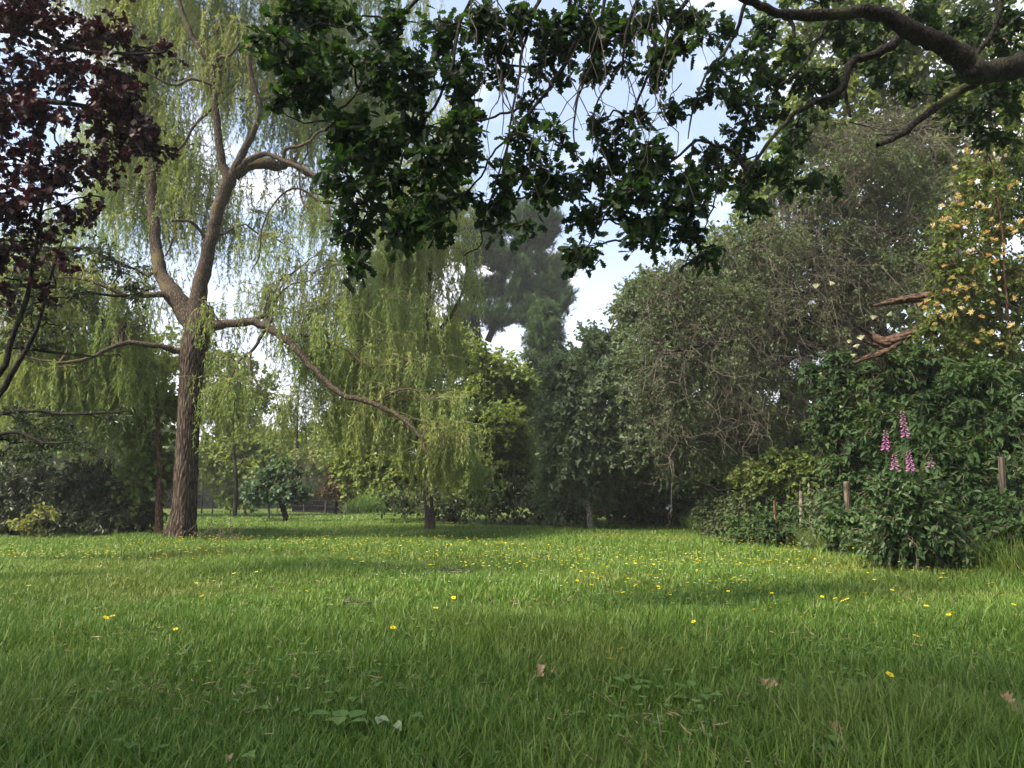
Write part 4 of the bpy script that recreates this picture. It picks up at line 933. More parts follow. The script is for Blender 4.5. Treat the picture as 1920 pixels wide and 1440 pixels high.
def honeysuckle():
    T = Tree('honeysuckle', G(1890, 8.3), 'honeysuckle climber with yellow and orange blossom at the right edge', 'climber', None, wood='bark_red', twig='twig', leaf='honey', leafname='foliage', woodname='stems')
    T.tr([(1900, 1040), (1890, 900), (1900, 760), (1880, 620), (1860, 500), (1850, 400), (1840, 300)], 8.4, 8.5, ends=[14, 12, 10, 9, 8, 6, 4], S=7)
    cl = [(1840, 320, 40, 40), (1800, 370, 40, 40), (1870, 370, 50, 40), (1900, 310, 40, 50), (1800, 430, 44, 34), (1850, 450, 50, 40), (1900, 440, 44, 44), (1870, 530, 50, 40), (1800, 530, 40, 40), (1780, 580, 44, 34), (1830, 600, 50, 34), (1760, 620, 34, 24), (1890, 610, 50, 40), (1850, 660, 50, 30), (1780, 480, 30, 30), (1900, 520, 40, 40), (1870, 720, 40, 34), (1910, 250, 40, 30), (1800, 650, 30, 24)]
    for x, y, rx, ry in cl:
        T.clump(*E(x, y, U(8.0, 8.5), rx, ry), nsub=10, ntw=7, nlf=9, twl=.22, ls=.055, tpl=BROAD, droop=.3, wr=.6, lim_r=.007)
    T.done()
    fm = [plainmat('honeysuckle_yellow', (.58, .47, .18), (.52, .38, .13), 60, trans=.3), plainmat('honeysuckle_orange', (.58, .38, .15), (.54, .32, .12), 60, trans=.3), plainmat('honeysuckle_cream', (.80, .70, .42), (.76, .62, .30), 60, trans=.3)]
    vs = []
    for v in range(3):
        B = MB(); n = 16; a = U(0, 6.28, n); th = U(.2, 1.5, n)
        d = np.stack([np.sin(th) * np.cos(a), np.sin(th) * np.sin(a), np.cos(th)], 1); s = d * .006; e = d * U(.028, .042, (n, 1))
        e[:, 2] -= .006; tubes(B, wig(s, e, 4, .1), np.array([.0018, .002, .003, .0055]), 5)
        d2 = norm(d + rng.normal(0, .4, d.shape)); leaves(B, LANCEW, e, d2, rng.normal(size=d.shape), .024)
        d2 = norm(d + rng.normal(0, .9, d.shape)); leaves(B, LANCEW, e, d2, rng.normal(size=d.shape), .02)
        vs.append(B)
    spots = [(1810, 285, 0, 1.5), (1835, 287, 0, 1.3), (1790, 315, 2, 1), (1817, 342, 0, 1.2), (1860, 357, 0, 1), (1795, 368, 0, 1.2), (1797, 372, 2, 1), (1902, 376, 2, 1.1), (1766, 388, 2, 1.2), (1836, 385, 0, 1.5), (1848, 391, 0, 1.4), (1803, 383, 1, 1),
             (1768, 414, 0, 1.4), (1780, 410, 1, 1.2), (1752, 422, 2, 1.1), (1790, 425, 1, 1.3), (1809, 420, 0, 1.4), (1917, 415, 0, 1.5), (1893, 430, 0, 1.5), (1904, 436, 2, 1.2), (1849, 438, 1, 1.3), (1873, 425, 0, 1.1), (1861, 412, 0, 1), (1863, 450, 1, 1.2), (1840, 450, 0, 1),
             (1768, 460, 2, 1), (1820, 472, 1, 1.3), (1852, 480, 1, 1.2), (1866, 492, 1, 1.4), (1884, 476, 1, 1), (1915, 483, 2, 1), (1828, 508, 1, 1.2), (1880, 460, 0, 1), (1876, 522, 2, .9), (1785, 523, 0, 1.3), (1800, 540, 0, 1.3), (1812, 543, 0, 1.4), (1824, 536, 0, 1.1), (1835, 548, 0, 1.1), (1790, 552, 0, 1.2), (1775, 545, 1, 1),
             (1740, 565, 0, 1.3), (1727, 571, 0, 1.1), (1756, 573, 0, 1.4), (1738, 577, 0, 1.4), (1762, 585, 0, 1.2), (1788, 590, 0, 1.4), (1768, 596, 0, 1.2), (1822, 587, 2, 1.3), (1801, 580, 2, 1), (1752, 610, 0, 1), (1840, 595, 1, 1), (1897, 612, 2, 1.4), (1859, 627, 0, 1.5), (1842, 622, 0, 1), (1876, 646, 0, 1), (1877, 706, 0, 1.3), (1830, 640, 1, 1), (1860, 570, 0, 1), (1900, 560, 1, 1), (1815, 560, 0, 1.1), (1770, 500, 1, 1), (1905, 345, 0, 1.2), (1895, 350, 1, 1)]
    first = [None] * 3
    for i, (x, y, m, s) in enumerate(spots):
        v = m; p = P(x, y, U(7.75, 7.95))
        if first[v] is None: o = vs[v].build('blossom', fm[m], T.root); first[v] = o
        else: o = first[v].copy(); COL.objects.link(o); o.parent = T.root
        o.matrix_parent_inverse = T.root.matrix_basis.inverted(); o.location = p; o.scale = (s * .7,) * 3; o.rotation_euler = (U(-.5, 1.6), U(-.6, .6), U(0, 6))
    # dog roses, pale pink
    pk = plainmat('pale_pink_petal', (.75, .55, .56), (.78, .66, .66), 50, trans=.3)
    B = MB(); a = np.arange(5) * 1.2566; d = np.stack([np.cos(a), np.sin(a), np.full(5, .25)], 1)
    leaves(B, BROADW, d * .004, d, np.tile([0, 0, 1.], (5, 1)), .03); B0 = None
    R = thing('dog_rose', tuple(G(1870, 8.3)), 'dog rose stems with a few pale pink flowers threaded through the honeysuckle', 'climber')
    S = MB(); traced(S, [(1915, 1030), (1905, 800), (1890, 600), (1880, 440), (1862, 320), (1850, 286)], 8.3, 7.9, S=5, w0=6, w1=2)
    fix(S.build('stem', M['bark_red'], R, True), R)
    for x, y, s in [(1863, 289, 1.4), (1872, 298, 1.5), (1886, 291, 1), (1832, 340, 1.4), (1798, 344, 1.1), (1857, 386, 1), (1874, 543, 1), (1784, 345, 1), (1835, 350, 1)]:
        if B0 is None: o = B.build('flower', pk, R); B0 = o
        else: o = B0.copy(); COL.objects.link(o); o.parent = R
        o.matrix_parent_inverse = R.matrix_basis.inverted(); o.location = P(x, y, 7.75); o.scale = (s * .7,) * 3; o.rotation_euler = (U(.6, 1.6), U(-.4, .4), U(0, 6))
honeysuckle()

def deadwood():
    def bough(name, label, segs, D):
        root = thing(name, tuple(P(*segs[0][0][0], D)), label, 'branch')
        B = MB(); W = MB()
        for pts, ws in segs:
            n = len(pts); pp = np.array([P(x, y, D + .12 * math.sin(i * 1.3)) for i, (x, y) in enumerate(pts)])
            K = n * 6; t = np.linspace(0, n - 1, K); pc = np.stack([np.interp(t, range(n), pp[:, i]) for i in range(3)], 1)
            for _ in range(3): pc[1:-1] = .25 * pc[:-2] + .5 * pc[1:-1] + .25 * pc[2:]
            r = np.interp(t, range(n), ws) * .5 * D / FPX
            # ragged split wood: several splinters twisted along the bough
            tubes(B, pc[None], r * .8, 10)
            for q in range(7):
                a = q * .9 + .4; off = np.stack([np.zeros(K), np.cos(a + t * .5), np.sin(a + t * .5)], 1) * (r * .62)[:, None]
                s0 = rng.integers(0, K // 3); s1 = rng.integers(2 * K // 3, K)
                rr = r[s0:s1] * .42 * (np.sin(np.linspace(.25, 3.0, s1 - s0)) ** .4) + .0015
                tubes(B, (pc + off + rng.normal(0, .004, (K, 3)))[None, s0:s1], rr, 6)
        fix(B.build('split_wood', M['deadwood'], root, True), root)
    bough('broken_branch', 'straight broken bough of split reddish wood below the honeysuckle', [([(1636, 574), (1670, 567), (1720, 558), (1770, 552), (1820, 552), (1870, 566), (1930, 590)], [6, 14, 18, 18, 16, 14, 12])], 8.7)
    bough('broken_branch', 'forked twisted broken bough with torn orange wood', [([(1612, 614), (1632, 628), (1655, 642), (1690, 633), (1720, 618), (1755, 606), (1830, 590), (1910, 600)], [6, 13, 20, 18, 16, 14, 12, 10]), ([(1600, 682), (1625, 670), (1660, 660), (1690, 640), (1715, 622)], [6, 10, 12, 13, 13]), ([(1620, 640), (1640, 648), (1665, 652), (1690, 640)], [5, 9, 12, 8])], 8.7)
deadwood()

def post(px, D, ytop, wpx, label, mat='post', lean=0.0, name='fence_post', cat='post', group='fence posts in the hedge'):
    b = G(px, D); t = P(px + lean, ytop, D); r = wpx * .5 * D / FPX
    B = MB(); K = 10; S = 10; z = np.linspace(0, 1, K); c = b + (t - b) * z[:, None]; c[:, :2] += rng.normal(0, r * .06, (K, 2))
    rr = r * (1 + rng.normal(0, .04, K)); rr = np.append(rr, r * .75); c = np.vstack([c, t + [0, 0, .01]])
    tubes(B, c[None], rr, S); B.add(c[-1] + np.stack([np.cos(np.arange(S) * 2 * math.pi / S) * r * .76, np.sin(np.arange(S) * 2 * math.pi / S) * r * .76, np.zeros(S)], 1), np.array([list(range(S))]))
    o = B.build(name, M[mat], None, False, tuple(b)); return tag(o, label, cat, group)
post(1590, 8.95, 905, 11, 'brown fence post half hidden in the elder leaves', lean=-3)
post(1499, 9.85, 922, 7, 'pale slim fence post standing in grass at the hedge foot', 'bark_grey', lean=3)
post(1452, 10.2, 940, 5, 'short reddish fence post in the shade left of the pale one', 'bark_red')
post(1880, 7.0, 858, 12, 'weathered grey fence post near the right edge of the view', 'post', lean=-2)
post(1712, 7.6, 915, 8, 'thin pale fence post behind the foxglove stems', 'bark_pale')
post(365, 21, 940, 6, 'sunlit pale stake right beside the willow trunk', 'post', group='posts on the far lawn')

def wirefence():
    root = thing('wire_fence', tuple(G(430, 27.5)), 'tall deer fence of wire mesh and slim posts beyond the orchard trees', 'fence')
    xs = [325, 345, 378, 398, 432, 470, 520, 570, 610, 650]
    W = MB(); base = None
    for i, x in enumerate(xs):
        D = 27.5 + i * .25; b = G(x, D); B = MB(); h = 1.45 + U(-.1, .1)
        tubes(B, np.array([[b, b + [0, 0, h / 2], b + [0.01, 0, h]]]), .028, 8)
        fix(B.build('post', M['post'], root, True), root)
    pts = np.array([G(x, 27.5 + i * .25) for i, x in enumerate(xs)])
    for h in np.linspace(.1, 1.3, 7): tubes(W, (pts + [0, 0, h])[None], .005, 3)
    ln = np.linspace(0, len(xs) - 1.001, 110); j = ln.astype(int); f = (ln - j)[:, None]; q = pts[j] * (1 - f) + pts[j + 1] * f
    tubes(W, np.stack([q + [0, 0, .1], q + [0, 0, 1.3]], 1), .0025, 3)
    fix(W.build('wire_mesh', M['wire'], root), root)
    # wattle / paling fence
    root = thing('paling_fence', tuple(G(560, 31)), 'low weathered paling fence at the back of the far lawn', 'fence')
    B = MB(); n = 130; px = np.linspace(548, 650, n)
    for x in px:
        b = G(x + U(-.3, .3), 31); h = U(.62, .78); wv = .022; V = []
        for zz in (0, h):
            for sx, sy in ((-1, -1), (1, -1), (1, 1), (-1, 1)): V.append(b + [sx * wv, sy * .01, zz])
        B.add(V, np.array([[0, 1, 5, 4], [1, 2, 6, 5], [2, 3, 7, 6], [3, 0, 4, 7], [4, 5, 6, 7]]), 0, U(0, 1))
    o = B.build('palings', M['post'], root); o['kind'] = 'stuff'; fix(o, root)
    R = MB()
    for h in (.18, .55): tubes(R, np.array([[G(546, 31.06) + [0, 0, h], G(600, 31.06) + [0, 0, h], G(652, 31.06) + [0, 0, h]]]), .02, 5)
    fix(R.build('rail', M['post'], root), root)
wirefence()

# ------------------------------------------------------------------ flowers and small things in the grass
def foxglove(px, D, ytop, yflower, label, leanpx=0, cnt=20, ybase=None):
    b = G(px, D); b[2] -= .0
    t = P(px + leanpx, ytop, D); root = thing('foxglove', tuple(b), label, 'flower', 'foxgloves in the hedge')
    S = MB(); path = wig(b, t, 12, .015); tubes(S, path, np.linspace(.009, .002, 12), 6); fix(S.build('stem', M['elder'], root, True), root)
    t0 = (1050 - yflower) / max(1, (1050 - ytop)); zf = P(px, yflower, D)[2]; t0 = (zf - b[2]) / (t[2] - b[2])
    # unopened buds at the top
    S2 = MB(); n = 14; tt = np.linspace(.93, .995, n); p, d = samp(path, np.zeros(n, int), tt); a = np.arange(n) * 2.4
    leaves(S2, BROAD, p, np.stack([np.cos(a), np.sin(a), np.full(n, -.1)], 1), np.tile([0, 0, 1.], (n, 1)), np.linspace(.02, .008, n)); tip = S2.build('flower_spike', M['herb'], root); fix(tip, root)
    global BELL
    cnt = int(cnt * 1.6)
    for i in range(cnt):
        f = i / (cnt - 1); ti = t0 + (.965 - t0) * f; p, d = samp(path, np.zeros(1, int), np.array([ti])); a = i * 2.39996 + .3
        s = (1.0 - .62 * f) * .72
        o = BELL.copy(); COL.objects.link(o); o.parent = tip
        o.location = p[0] + np.array([math.cos(a), math.sin(a), 0]) * .008; o.rotation_euler = (0, math.radians(112), a); o.scale = (s, s, s)
    L = MB(); n = 9; a = U(0, 6.28, n); zz = U(.02, .55, n) * .7; p, _ = samp(path, np.zeros(n, int), zz)
    leaves(L, T_broad(.2), p, np.stack([np.cos(a), np.sin(a), U(-.1, .7, n)], 1), np.tile([0, 0, 1.], (n, 1)), U(.14, .26, n) * (1 - zz)); fix(L.build('leaves', M['herb'], root), root)
BELLM = plainmat('foxglove_bell_purple', (.33, .07, .27), (.55, .27, .47), 120, trans=.25)
_B = MB(); K = 7; zz = np.linspace(0, .042, K); rr = np.array([.003, .007, .0085, .009, .0095, .0105, .0125])
tubes(_B, np.stack([np.zeros(K), np.zeros(K), zz], 1)[None], rr, 8)
BELL = _B.build('bell', BELLM, None, True)
foxglove(1702, 6.75, 757, 822, 'tallest foxglove with purple bells, leaning slightly left', -12, 22)
foxglove(1668, 6.9, 798, 846, 'slim foxglove with magenta bells, leftmost of the group', -8, 18)
foxglove(1706, 6.65, 836, 884, 'foxglove with dense purple bells below the tallest one', -4, 22)
foxglove(1682, 6.85, 842, 882, 'short foxglove between the leftmost and the dense one', -6, 14)
foxglove(1744, 6.9, 850, 876, 'small foxglove partly hidden in leaves, rightmost of the group', 0, 8)
bpy.data.objects.remove(BELL)

# pale elder/cow parsley flower plates and white blooms
def umbels():
    wm = plainmat('cream_flower', (.72, .72, .55), (.62, .64, .44), 90, trans=.2)
    root = thing('elderflower_branch', tuple(P(1660, 640, 9.3)), 'elder branch with flat cream flower heads under the broken boughs', 'branch')
    S = MB()
    first = None
    for i, (x, y, s) in enumerate([(1614, 632, 1.5), (1606, 648, 1.3), (1600, 665, 1.2), (1638, 594, 1.4), (1668, 588, 1.3), (1592, 640, 1), (1530, 535, 1.5), (1560, 530, 1.3), (1577, 762, .8), (1620, 812, .8), (1538, 700, .7)]):
        p = P(x, y, 9.2)
        if first is None:
            B = MB(); n = 70; a = U(0, 6.28, n); r = .06 * np.sqrt(U(0, 1, n)); pos = np.stack([r * np.cos(a), r * np.sin(a), .012 * np.cos(r * 20) + N_(.003, n)], 1)
            leaves(B, BROADW, pos, norm(rng.normal(size=(n, 3)) * [1, 1, .2]), np.tile([0, 0, 1.], (n, 1)) + N_(.3, n, 3), .012)
            tubes(B, np.stack([np.tile([0, 0, -.06], (n, 1)), pos], 1), .0008, 3)
            o = B.build('flower_head', wm, root); first = o
        else: o = first.copy(); COL.objects.link(o); o.parent = root
        o.matrix_parent_inverse = root.matrix_basis.inverted(); o.location = p; o.scale = (s * .5,) * 3; o.rotation_euler = (U(-.9, .2), U(-.4, .4), U(0, 6))
        tubes(S, wig(P(1660, 700, 9.5), p + np.array([0, 0, -.06]), 7, .06, .1), np.linspace(.008, .0025, 7), 5)
    fix(S.build('stem', M['twig_dark'], root, True), root)
    root = thing('white_flowering_shrub', tuple(G(1250, 16.8)), 'low shrub with a few white blossoms in the shade at the lawn end', 'shrub')
    B = MB(); n = 700; p = G(1250, 16.8) + np.stack([N_(.35, n), N_(.2, n), np.abs(N_(.35, n)) + .05], 1); leaves(B, BROAD, p, rng.normal(size=(n, 3)), np.tile([0, 0, 1.], (n, 1)), .09)
    fix(B.build('foliage', M['darkgreen'], root), root)
    S = MB(); a = np.tile(G(1250, 16.8), (20, 1)); tubes(S, wig(a, a + np.stack([N_(.3, 20), N_(.15, 20), U(.3, .8, 20)], 1), 5, .05), .006, 4); fix(S.build('stems', M['twig'], root), root)
    wf = plainmat('white_petal', (.8, .8, .78), (.7, .72, .7), 50)
    f = None
    for x, y in [(1255, 949), (1251, 953), (1259, 957), (1225, 953), (1306, 945), (1211, 928), (1415, 926)]:
        if x > 1400: continue
        if f is None:
            Q = MB(); a = np.arange(6) * 1.047; d = np.stack([np.cos(a), np.sin(a), np.full(6, .3)], 1); leaves(Q, BROADW, d * .005, d, np.tile([0, 0, 1.], (6, 1)), .05); o = Q.build('blossom', wf, root); f = o
        else: o = f.copy(); COL.objects.link(o); o.parent = root
        o.matrix_parent_inverse = root.matrix_basis.inverted(); o.location = P(x, y, 16.4); o.rotation_euler = (1.2, 0, U(0, 6)); o.scale = (.75,) * 3
umbels()

def clover():
    B = MB(); n = 2600; y = 1.2 + 6.5 * rng.random(n) ** .8; x = U(-1, 1, n) * (.72 * y + .3)
    k = (sn(x, y, 2.2, 4) > .56) | (rng.random(n) < .06); x, y = x[k], y[k]; n = len(x); z = gz(x, y) + U(.02, .06, n)
    c = np.stack([x, y, z], 1); a0 = U(0, 6.28, n)
    for q in range(3):
        a = a0 + q * 2.094; leaves(B, T_broad(.5), c, np.stack([np.cos(a), np.sin(a), U(-.1, .35, n)], 1), np.tile([0, 0, 1.], (n, 1)) + N_(.15, n, 3), U(.012, .022, n))
    tubes(B, np.stack([c * [1, 1, 0] + np.stack([0 * x, 0 * x, gz(x, y)], 1), c], 1), .0008, 3, 0)
    tag(B.build('clover_patches', M['herb']), 'low clover leaves in patches among the lawn grass', 'clover', None, 'stuff')
    # dry thatch lying between the blades
    B = MB(); n = 9000; y = 1.1 + 9 * rng.random(n); x = U(-1, 1, n) * (.72 * y + .3); k = rng.random(n) < sn(x, y, 1.9, 6) ** 2; x, y = x[k], y[k]; n = len(x)
    c = np.stack([x, y, gz(x, y) + U(.008, .035, n)], 1); d = rng.normal(size=(n, 3)) * [1, 1, .15]
    leaves(B, T_lance(.05), c, d, rng.normal(size=(n, 3)), U(.03, .07, n))
    tag(B.build('dry_thatch', plainmat('thatch', (.34, .27, .15), (.20, .15, .08), 30)), 'dry straw thatch lying between the grass blades', 'thatch', None, 'stuff')
clover()

def buttercups():
    ym = plainmat('buttercup_petal', (.80, .68, .03), (.78, .60, .02), 200, rough=.4, trans=.25)
    cm = plainmat('buttercup_centre', (.55, .45, .03), (.45, .4, .03), 200)
    # petals
    Pm = MB()
    for q in range(5):
        a = q * 1.2566; d = np.array([[math.cos(a), math.sin(a), .35]]); leaves(Pm, T_broad(.5), d * .001, d, np.array([[0, 0, 1.]]), .011)
    Cm = MB(); n = 14; a = U(0, 6.28, n); d = np.stack([np.cos(a) * .4, np.sin(a) * .4, np.ones(n)], 1); tubes(Cm, np.stack([np.zeros((n, 3)), norm(d) * .005], 1), .0009, 3)
    mats = {}
    prot = {}
    def one(p, h, s, label, full, group):
        tilt = (U(-.5, .5), U(-.35, .35), U(0, 6.28))
        if full:
            root = thing('buttercup', tuple(p), label, 'flower', group)
            key = 'f'
            if 'f' not in prot:
                S = MB(); tubes(S, wig(np.zeros(3), np.array([0., 0, 1]), 7, .03), np.linspace(.0016, .001, 7), 5)
                a = S.build('stem', M['herb'], root, True); b = Pm.build('petals', ym, root); c = Cm.build('flower_centre', cm, root); prot['f'] = (a, b, c)
            else:
                a, b, c = [o.copy() for o in prot['f']]
                for o in (a, b, c): COL.objects.link(o); o.parent = root
            a.scale = (1, 1, h); b.location = (0, 0, h); c.location = (0, 0, h); b.rotation_euler = tilt; c.rotation_euler = tilt; b.scale = (s,) * 3; c.scale = (s,) * 3
        else:
            if 's' not in prot:
                B = MB(); B.add(np.array([[0, 0, 0]]), np.zeros((0, 3), int), 0) if False else None
                for q in range(5):
                    a = q * 1.2566; d = np.array([[math.cos(a), math.sin(a), .35]]); leaves(B, T_broad(.5), d * .001 + [0, 0, .1], d, np.array([[0, 0, 1.]]), .011)
                tubes(B, np.array([[[0, 0, 0], [.002, 0, .05], [0, 0, .1]]]), .0012, 3, 1)
                o = B.build('buttercup', [ym, M['herb']]); prot['s'] = o
            else: o = prot['s'].copy(); COL.objects.link(o)
            o.location = p; o.rotation_euler = (U(-.2, .2), U(-.2, .2), U(0, 6.28)); k = h / .1; o.scale = (s, s, k)
            tag(o, label, 'flower', group)
    def at(px, py):
        """spot on the lawn whose flower head at height h shows at this pixel"""
        h = U(.10, .135); d = P(px, py, 1.0) - [0, 0, CAM_Z]; D = (CAM_Z - h) / -d[2]; x = d[0] * D; y = D; z = gz(x, y)
        return np.array([x, y, z]), h
    named = [(1143, 1238, 'bright buttercup in the middle foreground, nearest the camera centre'), (1166, 1219, 'small buttercup just behind the bright centre one'), (1668, 1271, 'lone bright buttercup in the right foreground grass'),
             (1718, 1198, 'lone buttercup above the right foreground one'), (737, 1178, 'lone bright buttercup left of the middle of the lawn'), (850, 1123, 'upper buttercup of a close pair left of centre'), (848, 1130, 'lower buttercup of a close pair left of centre'), (817, 1141, 'small buttercup left of the close pair'),
             (198, 1159, 'left buttercup of a pair at the left of the lawn'), (211, 1156, 'right buttercup of a pair at the left of the lawn'), (1168, 1115, 'buttercup on a long stem right of the lawn centre'), (1414, 1148, 'buttercup at the front left of the right-hand drift'),
             (1503, 1161, 'buttercup at the front of the right-hand drift'), (1779, 1152, 'left buttercup of the close pair near the right edge'), (1786, 1148, 'right buttercup of the close pair near the right edge'), (1580, 1126, 'left buttercup of the pair in the right-hand drift'), (1588, 1123, 'right buttercup of the pair in the right-hand drift'),
             (1686, 1128, 'large buttercup above the pair near the right edge'), (1424, 1102, 'buttercup in the middle of the right-hand drift'), (379, 1116, 'lone buttercup left of the lawn centre, under the willow'), (439, 1074, 'buttercup right of the willow trunk foot'), (203, 1079, 'buttercup left of the willow trunk foot')]
    for x, y, lab in named:
        p, h = at(x, y); one(p, h, 1.25, lab, True, 'buttercups in the lawn')
    mids = [(1224, 1108), (1233, 1100), (1236, 1105), (1345, 1102), (1287, 1097), (1420, 1078), (1406, 1086), (1434, 1095), (1440, 1093), (1444, 1143), (1447, 1111), (1566, 1121), (1623, 1111), (1674, 1107), (1689, 1110), (1879, 1117), (1901, 1134), (1737, 1135), (1365, 1108), (1373, 1085), (1385, 1086), (1288, 1075), (1191, 1083), (1191, 1098), (487, 1069), (480, 1071), (55, 1100), (366, 1092), (354, 1100), (573, 1106), (1110, 1097), (1084, 1090), (1610, 1084), (1646, 1067), (1480, 1072), (1500, 1065), (330, 1181), (1862, 1094), (1855, 1097), (1300, 1172), (1456, 1135), (1540, 1118), (1325, 1120), (1255, 1118), (1765, 1085), (1810, 1086)]
    for x, y in mids:
        p, h = at(x + U(-2, 2), y); one(p, h, 1.05, 'small yellow buttercup scattered in the nearer lawn grass', True, 'scattered buttercups in the lawn')
    def region(n, x0, x1, y0, y1, lab, grp):
        for _ in range(n):
            p, h = at(U(x0, x1), U(y0, y1)); one(p, h, U(.9, 1.3), lab, False, grp)
    region(95, 1080, 1850, 1028, 1090, 'small yellow buttercup in the lawn beside the hedge', 'buttercups beside the hedge')
    region(70, 640, 1080, 1008, 1060, 'small yellow buttercup in the middle distance of the lawn', 'buttercups in the middle distance')
    region(65, 380, 900, 1004, 1022, 'tiny yellow buttercup in the dense band right of the willow trunk', 'buttercups right of the willow')
    # the rest as one drift
    B = MB(); n = 1500; px = np.concatenate([U(0, 420, 130), U(330, 960, 260), U(900, 1500, 260)]); py = np.concatenate([U(1008, 1050, 130), U(1002, 1040, 260), U(1000, 1060, 260)])
    S = []; 
    for x, y in zip(px, py):
        p, h = at(x, y); S.append(p + [0, 0, h])
    S = np.array(S); ok = S[:, 0] < right_edge(S[:, 1]) - .1; S = S[ok]; n = len(S)
    for q in range(3):
        a = q * 2.1 + U(0, .5, n); d = np.stack([np.cos(a), np.sin(a), np.full(n, .4)], 1); leaves(B, T_broad(.6), S, d, np.tile([0, 0, 1.], (n, 1)), .013)
    tubes(B, np.stack([S * [1, 1, 0] + np.stack([0 * S[:, 0], 0 * S[:, 0], gz(S[:, 0], S[:, 1])], 1), S], 1), .0012, 3, 1)
    tag(B.build('buttercup_drift', [ym, M['herb']]), 'far drift of tiny yellow buttercups across the lawn', 'flowers', None, 'stuff')
    # daisies / clover specks
    wm = plainmat('daisy_petal', (.8, .8, .76), (.7, .72, .66), 100); B = MB(); S = []
    for x, y in zip(U(700, 1500, 160), U(1020, 1075, 160)):
        p, h = at(x, y); S.append(p + [0, 0, .045])
    S = np.array(S); n = len(S)
    for q in range(8):
        a = q * .785 + 0 * S[:, 0]; leaves(B, T_broad(.3), S, np.stack([np.cos(a), np.sin(a), np.full(n, .15)], 1), np.tile([0, 0, 1.], (n, 1)), .009)
    tubes(B, np.stack([S - [0, 0, .05], S], 1), .001, 3, 1)
    tag(B.build('daisies', [wm, M['herb']]), 'tiny white daisies dotted in the middle lawn', 'flowers', None, 'stuff')
buttercups()

